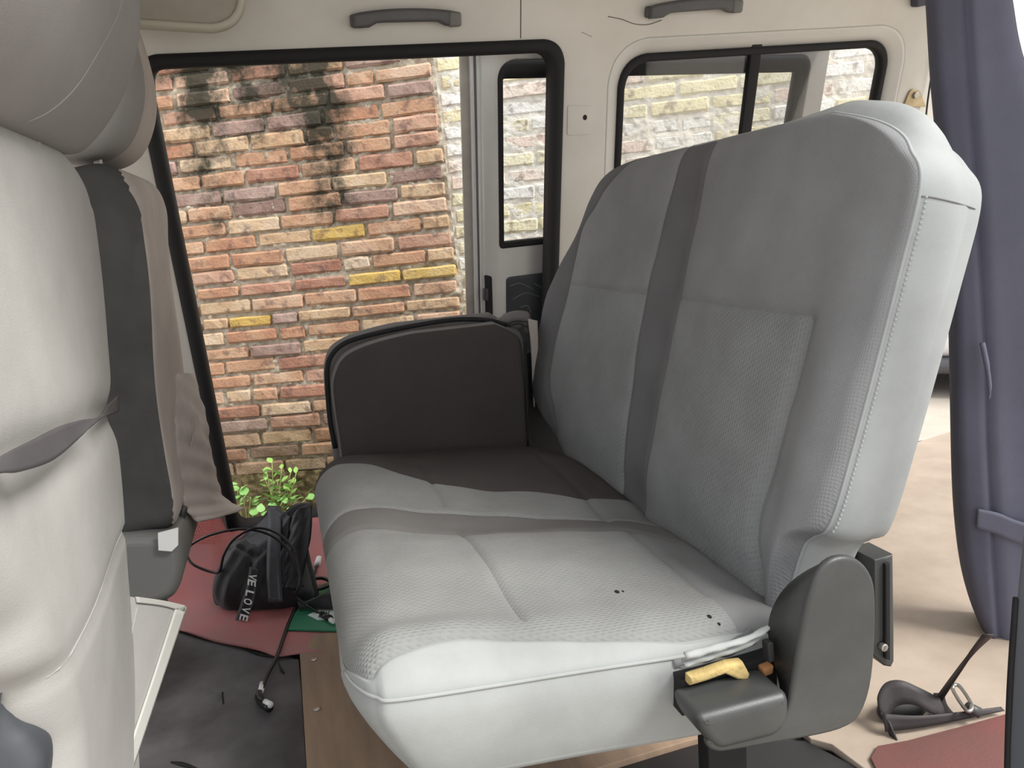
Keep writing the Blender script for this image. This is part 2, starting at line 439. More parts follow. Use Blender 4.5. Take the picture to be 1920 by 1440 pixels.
def brick_mat(name, c1, c2, c3, stain=True):
    m = bpy.data.materials.new(name); m.use_nodes = True; n = m.node_tree; b = n.nodes['Principled BSDF']
    b.inputs['Roughness'].default_value = .95; b.inputs['Specular IOR Level'].default_value = .15
    g = n.nodes.new('ShaderNodeNewGeometry'); oi = n.nodes.new('ShaderNodeObjectInfo')
    no = n.nodes.new('ShaderNodeTexNoise'); no.inputs['Scale'].default_value = 11; no.inputs['Detail'].default_value = 6; no.inputs['Roughness'].default_value = .65
    n.links.new(g.outputs['Position'], no.inputs['Vector'])
    ad = n.nodes.new('ShaderNodeMath'); ad.operation = 'MULTIPLY_ADD'; ad.inputs[1].default_value = .45; 
    sb = n.nodes.new('ShaderNodeMath'); sb.operation = 'MULTIPLY'; sb.inputs[1].default_value = 1.0; n.links.new(no.outputs['Fac'], sb.inputs[0])
    n.links.new(oi.outputs['Random'], ad.inputs[0]); n.links.new(sb.outputs[0], ad.inputs[2])
    cr = n.nodes.new('ShaderNodeValToRGB'); e = cr.color_ramp.elements
    e[0].position = .42; e[0].color = (*c1, 1); e[1].position = 1.0; e[1].color = (*c3, 1); k = e.new(.7); k.color = (*c2, 1)
    n.links.new(ad.outputs[0], cr.inputs[0])
    last = cr.outputs[0]
    # small dark burnt flecks on the clay
    n2 = n.nodes.new('ShaderNodeTexNoise'); n2.inputs['Scale'].default_value = 26; n2.inputs['Detail'].default_value = 3
    n.links.new(g.outputs['Position'], n2.inputs['Vector'])
    r2 = n.nodes.new('ShaderNodeMapRange'); r2.inputs[1].default_value = .54; r2.inputs[2].default_value = .68; r2.inputs[4].default_value = .6; n.links.new(n2.outputs['Fac'], r2.inputs[0])
    mx = n.nodes.new('ShaderNodeMix'); mx.data_type = 'RGBA'; mx.inputs['B'].default_value = (.13, .085, .08, 1)
    n.links.new(r2.outputs[0], mx.inputs['Factor']); n.links.new(last, mx.inputs['A']); last = mx.outputs['Result']
    if stain:
        last = stains_and_shade(n, g, last)
    n.links.new(last, b.inputs['Base Color'])
    nb = n.nodes.new('ShaderNodeTexNoise'); nb.inputs['Scale'].default_value = 90; nb.inputs['Detail'].default_value = 5; n.links.new(g.outputs['Position'], nb.inputs['Vector'])
    bp = n.nodes.new('ShaderNodeBump'); bp.inputs['Strength'].default_value = .6; bp.inputs['Distance'].default_value = .006
    n.links.new(nb.outputs['Fac'], bp.inputs['Height']); n.links.new(bp.outputs[0], b.inputs['Normal'])
    return m
STREAK = []          # (x centre, half width, z top, z bottom, strength) black mould runs, filled from the wall frame below
def stains_and_shade(n, g, last):
    sx = n.nodes.new('ShaderNodeSeparateXYZ'); n.links.new(g.outputs['Position'], sx.inputs[0])
    no = n.nodes.new('ShaderNodeTexNoise'); no.inputs['Scale'].default_value = 9; no.inputs['Detail'].default_value = 6; no.inputs['Roughness'].default_value = .7
    n.links.new(g.outputs['Position'], no.inputs['Vector'])
    def math_(op, a, b=None, c=None, clamp=False):
        k = n.nodes.new('ShaderNodeMath'); k.operation = op; k.use_clamp = clamp
        for i, x in enumerate((a, b, c)):
            if x is None: continue
            if isinstance(x, (int, float)): k.inputs[i].default_value = x
            else: n.links.new(x, k.inputs[i])
        return k.outputs[0]
    tot = None
    for xc, hw, zt, zb, st in STREAK:
        dx = math_('ABSOLUTE', math_('SUBTRACT', sx.outputs[0], xc))
        a = math_('SUBTRACT', 1.0, math_('DIVIDE', dx, hw), clamp=True)
        t = math_('DIVIDE', math_('SUBTRACT', sx.outputs[2], zb), zt-zb, clamp=True)
        s = math_('MULTIPLY', math_('MULTIPLY', a, math_('POWER', t, .6)), st)
        tot = s if tot is None else math_('MAXIMUM', tot, s)
    nn = math_('MULTIPLY_ADD', no.outputs['Fac'], 4.0, -2.0)
    k = math_('MULTIPLY_ADD', nn, 1.1, math_('MULTIPLY_ADD', tot, 2.1, -.22), clamp=True)
    k = math_('MULTIPLY', k, math_('MULTIPLY', tot, 5.0, clamp=True), clamp=True)
    k = math_('MULTIPLY', k, .92)
    mx = n.nodes.new('ShaderNodeMix'); mx.data_type = 'RGBA'; mx.inputs['B'].default_value = (.032, .035, .026, 1)
    n.links.new(k, mx.inputs['Factor']); n.links.new(last, mx.inputs['A'])
    # earthy dirt near the ground, with the van's shade painted in
    t = math_('SUBTRACT', 1.0, math_('DIVIDE', math_('SUBTRACT', sx.outputs[2], -.05), .38), clamp=True)
    t2 = math_('MULTIPLY', math_('MULTIPLY_ADD', nn, .35, t, clamp=True), .75)
    t2 = math_('MULTIPLY', t2, math_('MULTIPLY', t, 3, clamp=True))
    m2 = n.nodes.new('ShaderNodeMix'); m2.data_type = 'RGBA'; m2.inputs['B'].default_value = (.12, .085, .045, 1)
    n.links.new(t2, m2.inputs['Factor']); n.links.new(mx.outputs['Result'], m2.inputs['A'])
    return m2.outputs['Result']

# ------------------------------------------------------------------ the yard outside: brick walls, ground
PHI = math.radians(22)
BW = Frame(CAM + ray(832, 330)/np.linalg.norm(ray(832, 330))*0 + ray(832, 330)*(3.12/F), (math.cos(PHI), -math.sin(PHI), .022), (0, 0, 1))
def wallpt(px, py): return BW.uv(px, py)
for (px, py0, py1, hw, st) in ((385, 40, 460, .15, .8), (612, 40, 450, .14, .95), (470, 40, 300, .20, .75), (540, 40, 260, .16, .7), (330, 40, 220, .14, .62), (600, 300, 420, .10, .7)):
    a = BW.p(*wallpt(px, py0)); b = BW.p(*wallpt(px, py1)); STREAK.append(((a[0]+b[0])/2, hw, a[2], b[2], st))
BM = [brick_mat('clay_brick_orange', (.42, .22, .14), (.50, .31, .20), (.58, .42, .31)),
      brick_mat('clay_brick_red', (.34, .165, .115), (.43, .245, .175), (.53, .35, .26)),
      brick_mat('clay_brick_tan', (.48, .31, .19), (.55, .40, .26), (.62, .50, .38)),
      brick_mat('clay_brick_plum', (.26, .17, .14), (.34, .235, .20), (.45, .34, .29)),
      brick_mat('clay_brick_ochre', (.50, .33, .11), (.58, .40, .13), (.62, .47, .22))]
BP = [brick_mat('limed_brick_cream', (.78, .70, .46), (.82, .76, .52), (.84, .80, .62), False),  # pale albedo paints sun glare onto the right wall
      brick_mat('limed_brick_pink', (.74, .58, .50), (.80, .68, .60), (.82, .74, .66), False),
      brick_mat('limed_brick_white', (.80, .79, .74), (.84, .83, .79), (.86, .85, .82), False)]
def mortar_mat(name, c1, c2, stain):
    m = mat(name, c1, .95, .3, 20, .8, 120, col2=c2, coord='Object', spec=.15)
    if stain:
        n = m.node_tree; b = n.nodes['Principled BSDF']; g = n.nodes.new('ShaderNodeNewGeometry')
        cr = n.nodes[m['_ramp']]; last = stains_and_shade(n, g, cr.outputs[0]); n.links.new(last, b.inputs['Base Color'])
    return m
MM = mortar_mat('crumbly_mortar', (.52, .465, .375), (.36, .305, .23), True)
MP = mortar_mat('limewashed_mortar', (.82, .80, .74), (.70, .66, .58), False)  # mortar lightened to go with the painted sunlight

def brick_mesh(seed, L=.222, Hh=.054, D=.05):
    r = random.Random(seed); V = []; Fc = []; c = .0075
    sec = [(-.5, .80), (-.475, 1), (-.16, 1), (.16, 1), (.475, 1), (.5, .80)]
    h = Hh/2; d = D/2
    prof = [(-h, -d), (h, -d), (h, d-c), (h-c, d), (-h+c, d), (-h, d-c)]
    for a, k in sec:
        for y, z in prof: V.append((a*L + r.uniform(-.0025, .0025), y*(k if k < 1 else 1) + r.uniform(-.0024, .0024), (z if k == 1 or z < 0 else z-.006) + r.uniform(-.0022, .0022)))
    n = 6
    for i in range(len(sec)-1):
        for q in range(n):
            l = (q+1) % n; Fc.append((i*n+q, (i+1)*n+q, (i+1)*n+l, i*n+l))
    Fc.append(tuple(range(n))); Fc.append(tuple(5*n+q for q in range(n-1, -1, -1)))
    bm = bmesh.new(); me = bpy.data.meshes.new('brick'); me.from_pydata(V, [], Fc); bm.from_mesh(me)
    bmesh.ops.recalc_face_normals(bm, faces=bm.faces); bm.to_mesh(me); bm.free(); return me
lens = [.222, .222, .18, .105]
PROTO = {}
def brick_proto(li, k, m):
    key = (li, k, m.name)
    if key not in PROTO:
        me = brick_mesh(li*10+k, lens[li]); me.materials.append(m); PROTO[key] = me
    return PROTO[key]
yel = [(750, 357), (690, 512), (800, 505), (545, 550), (545, 152), (460, 600), (620, 772), (580, 770)]
yel = [wallpt(*q) for q in yel]
PITCH = .0655
def mortar(name, u0, u1, v0, v1, w, m, parent, amp=.006, seed=0):
    st = .0075; nu_ = int((u1-u0)/st); nv_ = int((v1-v0)/st)
    uu = np.linspace(u0, u1, nu_+1); vv = np.linspace(v0, v1, nv_+1); A, B = np.meshgrid(uu, vv)
    r = np.random.RandomState(seed)
    base = r.rand(nv_+1, nu_+1); sm = base.copy()
    for _ in range(1):
        sm = (sm + np.roll(sm, 1, 0) + np.roll(sm, -1, 0) + np.roll(sm, 1, 1) + np.roll(sm, -1, 1))/5
    n2 = r.rand(nv_//6+3, nu_//6+3); iy = (np.arange(nv_+1)/6); ix = np.arange(nu_+1)/6
    y0 = iy.astype(int); x0 = ix.astype(int); fy = (iy-y0)[:, None]; fx = (ix-x0)[None]
    big = (n2[y0][:, x0]*(1-fy)*(1-fx) + n2[y0+1][:, x0]*fy*(1-fx) + n2[y0][:, x0+1]*(1-fy)*fx + n2[y0+1][:, x0+1]*fy*fx)
    Wm = w + amp*((sm-.5)*2.6 + (big-.5)*1.6)
    V = BW.P(np.stack([A.ravel(), B.ravel(), Wm.ravel()], 1)); W_ = nu_+1
    i = np.arange(nv_)[:, None]*W_ + np.arange(nu_)[None]
    Fc = np.stack([i, i+1, i+W_+1, i+W_], -1).reshape(-1, 4)
    me = bpy.data.meshes.new(name); me.from_pydata(V.tolist(), [], Fc.tolist()); me.update()
    return link(name, me, m, parent, True)
def brick_obj(parent, u, v, w, li, k, m, rz):
    me = brick_proto(li, k, m); o = bpy.data.objects.new('brick', me); COL.objects.link(o); o.parent = parent
    R = Matrix(((BW.U[0], BW.V[0], BW.W[0]), (BW.U[1], BW.V[1], BW.W[1]), (BW.U[2], BW.V[2], BW.W[2]))).to_4x4()
    loc = Vector(BW.p(u, v, w)) - wloc(parent)
    o.matrix_basis = Matrix.Translation(loc) @ R @ Matrix.Rotation(rz, 4, 'Z')
    return o

u726, v140 = wallpt(726, 140)
wl = BW.p(-.6, -1.0)
wall_a = thing('wall_yard_left', None, None, tuple(BW.p(-.6, -1.2)))
props(wall_a, 'weathered red and ochre brick wall with black mould streaks behind the open door', None, None, 'structure')
vbot = wallpt(500, 868)[1]
row_k = 0; v = v140 + PITCH*4
while v > vbot - .02:
    k = round((v - v140)/PITCH)
    rs_ = random.choice((1.0, .94, .82, 1.06, .98))
    u = 0.0 + random.uniform(-.006, .006); wob = random.uniform(-.003, .003)
    if k % 2: 
        pass
    u_right = u
    first = True
    while u_right > -1.42:
        if first and k % 2: li = 3
        elif random.random() < .08: li = 3
        elif random.random() < .10: li = 2
        else: li = 0
        if first and k % 2 and random.random() < .5: li = 2
        L = lens[li]; uc = u_right - L/2
        m = None
        for (yu, yv) in yel:
            if abs(yu-uc) < L*.42 and abs(yv-v) < PITCH*.45: m = BM[4]
        if m is None: m = random.choices(BM, (42, 22, 22, 13, 1))[0]
        brick_obj(wall_a, uc, v + wob + random.uniform(-.002, .002), random.uniform(-.006, .004) - .02, li, random.randint(0, 3), m, random.uniform(-.012, .012)).scale.y *= rs_*random.uniform(.95, 1.05)
        u_right -= L + random.uniform(.010, .020); first = False
    v -= PITCH
mortar('mortar', -1.45, .012, vbot-.5, v140+PITCH*4.6, -.010, MM, wall_a, .010, 1)
box('wall_core', BW, -1.45, .004, vbot-.55, v140+PITCH*4.6, -.24, -.03, MM, wall_a)
footing = mortar('plaster_footing', -1.45, .0, vbot-.55, vbot-.045, .006, mortar_mat('mossy_render', (.20, .15, .085), (.10, .085, .04), False), wall_a, .011, 3)

wall_b = thing('wall_yard_right', None, None, tuple(BW.p(.9, -1.2)))
props(wall_b, 'pale limewashed brick wall seen past the door edge and through the windows', None, None, 'structure')
v = v140 + PITCH*4.3; kk = 0
while v > v140 - PITCH*18:
    u = .012 + (0 if kk % 2 else .11) + random.uniform(0, .02)
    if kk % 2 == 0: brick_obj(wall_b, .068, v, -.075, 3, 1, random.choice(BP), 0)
    while u < 1.60:
        li = 0 if random.random() < .85 else 3; L = lens[li]
        if kk % 2 == 0 and u < .13: u = .135
        if kk < 99 and (v > v140 - PITCH*9 or u < 1.1):
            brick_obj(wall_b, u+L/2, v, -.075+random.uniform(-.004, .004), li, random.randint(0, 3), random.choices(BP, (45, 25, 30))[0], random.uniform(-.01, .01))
        u += L + random.uniform(.010, .018)
    v -= PITCH; kk += 1
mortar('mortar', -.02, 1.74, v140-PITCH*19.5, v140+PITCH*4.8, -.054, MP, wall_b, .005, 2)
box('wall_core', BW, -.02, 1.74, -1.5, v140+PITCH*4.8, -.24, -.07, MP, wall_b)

GZ = -.42
gr = mk('ground', [(-14, -10, GZ), (14, -10, GZ), (14, 12, GZ), (-14, 12, GZ)], [(0, 1, 2, 3)], M['ground'], smooth=False); gr['kind'] = 'structure'

# ------------------------------------------------------------------ van body
TH = math.radians(15)
WF = Frame((0, 2.05, 1.38), (-1, 0, 0), (0, -math.sin(TH), math.cos(TH)))      # W points into the cabin? checked below
WF = Frame((0, 2.05, 1.38), (1, 0, 0), (0, -math.sin(TH), math.cos(TH)))       # U x V = -W(out): W looks towards the camera
def W2(px, py, w=0): return WF.uv(px, py, w)
bot = (.055-1.38)/math.cos(TH)
door_ap = [W2(262, 190), (-.246, bot), (.80, bot), (.803, -.1), (.803, W2(1000, 75)[1]+.001), (-.215, W2(290, 103)[1])]
door_ap = [(-.258, -.1), (-.246, bot), (.802, bot), (.805, -.1), (.805, .019), (-.245, -.006)]
d_r = [.001, .05, .06, .001, .085, .045]
win_top_l = W2(1200, 104); win_top_r = W2(1640, 76)
win_ap = [(.985, -.5), (1.885, -.5), (1.885, win_top_r[1]+.002), (.978, win_top_l[1]+.0)]
w_r = [.05, .05, .075, .085]
big = [(-.39, bot-.05), (2.03, bot-.05), (2.03, .16), (-.39, .16)]
rev = inset(win_ap, -.042)
panel = plate('wall_far', WF, [big, rpoly(door_ap, d_r, 8), rpoly(rev, [r+.03 for r in w_r], 8)], 0, -.045, .004, M['paint'])
props(panel, 'cream painted van side panel around the open door and rear window', None, None, 'structure')
# recessed reveal of rear window
band('window_reveal', WF, rpoly(rev, [r+.03 for r in w_r], 8), rpoly(win_ap, w_r, 8), [(0, -.001), (.15, -.003), (.5, -.016), (1, -.026), (1, -.034), (0, -.034)], M['paint_rev'], panel)
# panel joint and scratches
j = box('panel_joint', WF, .6815, .6845, .022, .16, .0004, -.004, mat('joint_shadow_gap', (.12, .09, .07), .9), panel, .0003)
tube('paint_scratch', [WF.p(*W2(x, y), .0006) for x, y in ((1140, 31), (1165, 36), (1190, 45), (1215, 46), (1240, 38))], .0011, mat('scratch_dirt', (.16, .13, .11), .9), panel, smoothn=4, seg=5)
tube('paint_scratch', [WF.p(*W2(x, y), .0006) for x, y in ((1090, 60), (1110, 69))], .0006, mat('scratch_dirt2', (.3, .24, .2), .9), panel, seg=5)
ps = plate('pillar_plate', WF, [rpoly([W2(1064, 197), W2(1112, 199), W2(1107, 252), W2(1063, 254)], .006, 3)], .003, -.002, .001, M['paint'], panel)
hole = [(W2(1096, 220)[0]+.0065*math.cos(a), W2(1096, 220)[1]+.0075*math.sin(a)) for a in np.linspace(0, 2*math.pi, 14)[:-1]]
plate('screw_hole', WF, [hole], .0036, .0, .0005, M['rubber'], panel)

tr = band('trim_1', WF, rpoly(inset(door_ap, -.004), d_r, 8), rpoly(inset(door_ap, .032), [max(r-.02, .001) for r in d_r], 8), rprof(-.05, .012), M['rubber'])
props(tr, 'black rubber weather seal framing the open side door', None, None, 'structure')
tr2 = band('trim_2', WF, rpoly(inset(win_ap, -.002), w_r, 8), rpoly(inset(win_ap, .021), [max(r-.015, .001) for r in w_r], 8), rprof(-.05, -.018), M['rubber'])
props(tr2, 'black rubber seal around the rear side window', None, None, 'structure')
win = thing('window_1', None, None, tuple(WF.p(1.43, -.5, -.035))); props(win, 'sliding rear side window with a dark mullion', None, None, 'structure')
ul = W2(1440, 95)[0]
box('mullion', WF, 1.395, 1.43, -.5, .0, -.022, -.042, M['rubber'], win, .003)
plate('pane', WF, [[(1.0, -.49), (1.41, -.49), (1.41, -.02), (1.0, -.03)]], -.036, -.039, .0005, M['glass'], win)
plate('pane', WF, [[(1.41, -.49), (1.875, -.49), (1.875, -.01), (1.41, -.02)]], -.041, -.044, .0005, M['glass'], win)

# sliding door pushed back outside the body
DF = Frame(WF.p(0, 0, -.10), WF.U, WF.V)
def D2(px, py): return DF.uv(px, py)
sd = thing('sliding_door', 'silver sliding door pushed back, its narrow leading window seen in the opening', 'door', tuple(DF.p(1.1, bot)))
hole = [(D2(938, 465)[0], D2(938, 465)[1]), (1.655, D2(938, 465)[1]+.02), (1.665, D2(1480, 96)[1]-.012), (D2(935, 130)[0], D2(1000, 112)[1])]
hr = [.012, .03, .04, .05]
lead = D2(870, 300)[0]
plate('door_skin', DF, [[(lead+.052, bot-.03), (1.73, bot-.03), (1.73, .10), (lead+.052, .10)], rpoly(hole, hr, 8)], 0, -.03, .006, M['metal'], sd)
# stepped leading edge ribs
for a, b, w1, mm in ((0, .030, -.022, 'metal2'), (.026, .038, -.010, 'metal'), (.034, .046, -.019, 'metal'), (.043, .060, -.004, 'metal')):
    box('edge_flange', DF, lead+a, lead+b, bot-.03, .10, w1, -.03, M[mm], sd, .004)
box('edge_seal', DF, lead+.0375, lead+.0445, bot-.03, .10, -.011, -.02, mat('grey_rubber_groove', (.13, .13, .14), .6), sd, .002)
band('window_seal', DF, rpoly(inset(hole, -.004), hr, 8), rpoly([(hole[0][0]+.014, hole[0][1]+.013), (hole[1][0]-.045, hole[1][1]+.013), (hole[2][0]-.045, D2(1400, 138)[1]), (hole[3][0]+.014, D2(990, 147)[1])], [.004]*4, 8),
     rprof(-.028, .004), M['rubber'], sd)
plate('pane', DF, [[(hole[0][0], hole[0][1]), (hole[1][0], hole[1][1]), (hole[2][0], hole[2][1]), (hole[3][0], hole[3][1])]], -.018, -.021, .0005, M['glass'], sd)
tp = [D2(949, 520), D2(1046, 507), (D2(1046, 507)[0]+.5, D2(1046, 507)[1]-.01), (D2(1046, 507)[0]+.5, -1.05), (D2(949, 520)[0]+.0, -1.05)]
tp = plate('trim_card', DF, [rpoly(tp, [.012, .01, .01, .02, .02], 5)], .006, -.004, .003, mat('scuffed_black_vinyl', (.03, .036, .042), .45, .5, 9, .2, 60, col2=(.055, .062, .07)), sd)
for pts in (((960, 560), (985, 548), (1010, 555)), ((975, 575), (988, 572), (995, 585)), ((1000, 530), (1025, 545), (1035, 560)), ((955, 535), (975, 530), (1000, 542))):
    tube('scuff_mark', [DF.p(*D2(x, y), .0065) for x, y in pts], .0009, mat('scuff', (.3, .31, .32), .9), sd, smoothn=4, seg=4)
lt = plate('latch_recess', DF, [rpoly([D2(908, 515), D2(922, 518), D2(924, 592), D2(910, 590)], .006, 4)], .004, -.01, .002, M['rubber'], sd)
plate('latch_striker', DF, [rpoly([D2(906, 540), D2(914, 540), D2(914, 562), D2(906, 562)], .002, 2)], .009, 0, .001, M['plastic'], sd)

# shell parts out of the main view: roof, front pillar, rear corner, near side above the camera
hd = plate('ceiling', Frame((0, 0, 1.535), (1, 0, 0), (0, 1, 0)), [[(-1.3, .62), (2.25, .62), (2.25, 2.03), (-1.3, 2.03)]], 0, .04, .01, M['paint'])
props(hd, 'cream headliner over the cabin', None, None, 'structure')
# rear pillar with outboard gap
rp = plate('trim_3', WF, [[W2(1752, 100), (W2(1752, 100)[0]+.012, -1.3), (2.20, -1.3), (2.2, -.25), (2.12, .16), (W2(1744, 0)[0], .16)]], -.03, -.06, .004, M['paint'])
props(rp, 'cream rear corner pillar of the van', None, None, 'structure')

# floor of the cabin
fl = plate('floor', Frame((0, 0, 0), (1, 0, 0), (0, 1, 0)), [[(-1.2, .62), (2.45, .62), (2.45, 2.33), (-1.2, 2.33)]], -.008, -.06, .005, M['floor']); props(fl, 'bare dark cabin floor pan', None, None, 'structure')
sill = plate('trim_4', Frame((0, 2.33, 0), (1, 0, 0), (0, 0, 1)), [[(-.4, -.08), (.9, -.08), (.9, .06), (-.4, .06)]], -.0, -.10, .01, M['rubber']); props(sill, 'black door sill step', None, None, 'structure')

# grab handles
def handle(name, pxs, label, w=.034):
    (x0, y0), (x1, y1) = pxs
    a = WF.p(*W2(x0, y0)); b = WF.p(*W2(x1, y1)); au, av = W2(x0, y0); bu, bv = W2(x1, y1)
    t = thing(name, label, 'handle', tuple((a+b)/2), 'grab handles above the side windows')
    Lh = bu-au
    out = []
    N = 14
    tops = []; bots = []
    for i in range(N+1):
        s = i/N; u = au + Lh*s; vv = av + (bv-av)*s
        arch = 4*s*(1-s)
        tops.append((u, vv + .011 + .011*arch**.8))
    for i in range(N, -1, -1):
        s = i/N; u = au + Lh*s; vv = av + (bv-av)*s
        e = min(s, 1-s)
        bots.append((u, vv + (-.020 if e < .12 else -.022 + min(1, (e-.12)/.1)*.013)))
    grp = plate('grip', WF, [tops+bots], .034, .010, .008, M['plastic2'], t, res=3)
    for s, n_ in ((.05, 0), (.93, 1)):
        u = au+Lh*s; vv = av+(bv-av)*s
        plate('mounting_foot', WF, [rpoly([(u-.018, vv-.019), (u+.018, vv-.019), (u+.018, vv+.010), (u-.018, vv+.010)], .006, 3)], .018, -.002, .004, M['plastic2'], t)
    plate('end_cap', WF, [rpoly([(bu-.03, bv-.023), (bu+.002, bv-.021), (bu+.002, bv+.011), (bu-.03, bv+.014)], .006, 3)], .037, .008, .006, mat('worn_cap', (.16, .155, .15), .5), grp)
handle('grab_handle', ((659, 36), (858, 32)), 'curved grey grab handle above the open side door')
handle('grab_handle', ((1211, 20), (1380, 8)), 'curved grey grab handle above the rear side window, cut by the frame top')

# sun visor shape at top left
VF_ = Frame((0, 1.93, 0), (1, 0, 0), (0, 0, 1))
vv = [VF_.uv(150, -120), VF_.uv(462, -120), VF_.uv(458, 30), VF_.uv(418, 60), VF_.uv(150, 44)]
sv = thing('sun_visor', 'beige flip-down panel with a raised rim at the top left', 'visor', tuple(VF_.p(*VF_.uv(360, 40))))
plate('visor_panel', VF_, [rpoly(inset(vv, .014), [.01, .01, .03, .03, .01], 5)], .0, -.016, .004, mat('visor_grey_vinyl', (.40, .38, .32), .7, .1, 20), sv)
band('visor_rim', VF_, rpoly(vv, [.01, .02, .045, .045, .01], 6), rpoly(inset(vv, .016), [.01, .01, .032, .032, .01], 6), rprof(-.02, .008), mat('visor_rim_vinyl', (.52, .50, .42), .6), sv)

# belt anchor and cord on rear pillar
an = thing('belt_anchor', 'small triangular yellowed steel belt anchor bolted behind the bench top', 'bracket', tuple(WF.p(*W2(1715, 195))))
apl = plate('anchor_plate', WF, [rpoly([W2(1691, 200), W2(1733, 200), W2(1722, 168), W2(1705, 166)], [.004, .004, .012, .012], 5)], .008, .001, .002, M['brass'], an)
c0 = W2(1712, 178)
plate('anchor_bolt', WF, [[(c0[0]+.011*math.cos(a), c0[1]+.011*math.sin(a)) for a in np.linspace(0, 2*math.pi, 7)[:-1]]], .017, .006, .002, M['steel'], apl)
tb = tube('window_cord', [WF.p(*W2(x, y), .008) for x, y in ((1749, 100), (1743, 140), (1737, 180), (1733, 215), (1729, 260))], .0028, M['cable'], smoothn=4)
props(tb, 'thin dark cord hanging along the rear pillar edge', 'cord')
hk = plate('coat_hook', WF, [rpoly([W2(1706, 14), W2(1745, 6), W2(1745, -20), W2(1706, -20)], .006, 3)], .03, .0, .006, M['navy']); props(hk, 'dark hook clip at the ceiling edge near the top right', 'hook')

# ------------------------------------------------------------------ double bench seat
A15 = math.radians(15)
BF = Frame((.58, 0, .39), (0, -1, 0), (math.sin(A15), 0, math.cos(A15)))
def B2(px, py, w=0): return BF.uv(px, py, w)
bench = thing('bench_seat', 'two-place grey fabric bench seat with a tall tilted backrest and charcoal hinge cover', 'seat', (.33, 1.25, 0))
Lc = pls((-.03, -1.66), (0, -1.69), (.07, -1.86), (.15, -1.935), (.218, -1.955), (.33, -1.93), (.41, -1.895), (.53, -1.825), (.60, -1.80), (.64, -1.76), (.665, -1.70), (.682, -1.60))
C1 = pls((-.03, -1.60), (0, -1.65), (.07, -1.73), (.17, -1.79), (.30, -1.785), (.39, -1.775), (.53, -1.775), (.60, -1.70), (.682, -1.56))
C2_ = pls((-.03, -1.355), (0, -1.355), (.2, -1.375), (.40, -1.388), (.674, -1.365))
C3 = pls((-.03, -1.255), (0, -1.258), (.2, -1.26), (.4, -1.257), (.682, -1.26))
C4 = pls((-.03, -.87), (0, -.875), (.08, -.911), (.2, -.90), (.386, -.885), (.5, -.90), (.682, -1.02))
Rc = pls((-.03, -.84), (0, -.833), (.09, -.82), (.115, -.80), (.14, -.775), (.25, -.765), (.45, -.757), (.566, -.757), (.61, -.79), (.637, -.826), (.66, -.88), (.682, -.96))
def bb(U, V):
    b = .030*np.exp(-((U+1.86)/.09)**2)*np.clip((.62-V)/.25, 0, 1)*np.clip((V+.02)/.15, 0, 1)      # far bolster
    b += .022*np.exp(-((U+.82)/.05)**2)*np.clip((.52-V)/.2, 0, 1)                 # near bolster
    b -= .012*np.exp(-((U+1.31)/.06)**2)
    b += .010*np.sin(np.clip((V)/.68, 0, 1)*math.pi)*np.exp(-((U+1.08)/.13)**2) + .010*np.exp(-((U+1.58)/.14)**2)
    b -= .012*np.exp(-((V-.0)/.05)**2)
    b += .0015*np.sin(U*41+V*17)*np.sin(V*29-U*11)
    return b
bol = M['fab_bol']
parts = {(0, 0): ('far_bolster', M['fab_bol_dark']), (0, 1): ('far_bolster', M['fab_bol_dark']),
         (1, 0): ('lower_far_panel', M['fab_pad']), (1, 1): ('upper_far_panel', M['fab_up']),
         (2, None): ('centre_stripe', M['fab_stripe'], 'darker vertical stripe between the two places'),
         (3, 0): ('lower_near_panel', M['fab_pad']), (3, 1): ('upper_near_panel', M['fab_up']),
         (4, 0): ('near_bolster', M['fab_up']), (4, 1): ('upper_near_panel', M['fab_up'])}
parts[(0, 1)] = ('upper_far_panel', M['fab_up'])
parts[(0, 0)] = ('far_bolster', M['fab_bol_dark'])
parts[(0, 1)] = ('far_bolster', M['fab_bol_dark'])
bres = pad(BF, [Lc, C1, C2_, C3, C4, Rc], [22, 60, 16, 60, 26], [-.03, .395, .682], [90, 60], .115, parts, bench,
    r=(.06, .014, .05, .05), H=lambda U, V: .022 - .014*np.clip((U+.86)/.08, 0, 1)*np.clip((.66-V)/.06, 0, 1), Hb=.03, bulge=bb, bandbulge=lambda u, v: .007+.022*math.exp(-((v-.66)/.045)**2)*min(1, max(0, (u+1.15)/.2)),
    seams=(('c', C1, .005, .006), ('c', C2_, .004, .005), ('c', C3, .004, .005), ('r', (.395, -1.77, -1.388), .004, .004), ('r', (.395, -1.257, -.885), .004, .004),
           ('p', [(C4(v), v) for v in np.linspace(0, .385, 12)], .010, .014)),
    bandpart=('backrest_side', M['fab_side'], 'pale grey side and rear of the backrest'))
# stitched piping along near front edge
Um_, Vm_, Wm_, _f = bres['data']
pts = [BF.p(Um_[a, -1], Vm_[a, -1], Wm_[a, -1]) for a in range(28, Um_.shape[0])] + [BF.p(Um_[-1, b], Vm_[-1, b], Wm_[-1, b]) for b in range(Um_.shape[1]-2, 4, -3)]
tube('edge_piping', pts, .0026, M['fab_side'], bench, seg=6)
st = []
for v in np.linspace(.13, .55, 70): st.append((v))
V = []; Fc = []
for v in st:
    c = [BF.p(Rc(v)+a, v+b_, d) for a, b_, d in ((.003, -.0013, -.014), (.003, .0013, -.014), (.003, .0013, -.0160), (.003, -.0013, -.0160))]
    out = [BF.p(Rc(v)+.0052, v+b_, d) for b_, d in ((-.0013, -.014), (.0013, -.014), (.0013, -.0160), (-.0013, -.0160))]
    k = len(V); V += c+out; Fc += [(k+4, k+5, k+6, k+7), (k, k+1, k+5, k+4), (k+1, k+2, k+6, k+5), (k+2, k+3, k+7, k+6), (k+3, k, k+4, k+7)]
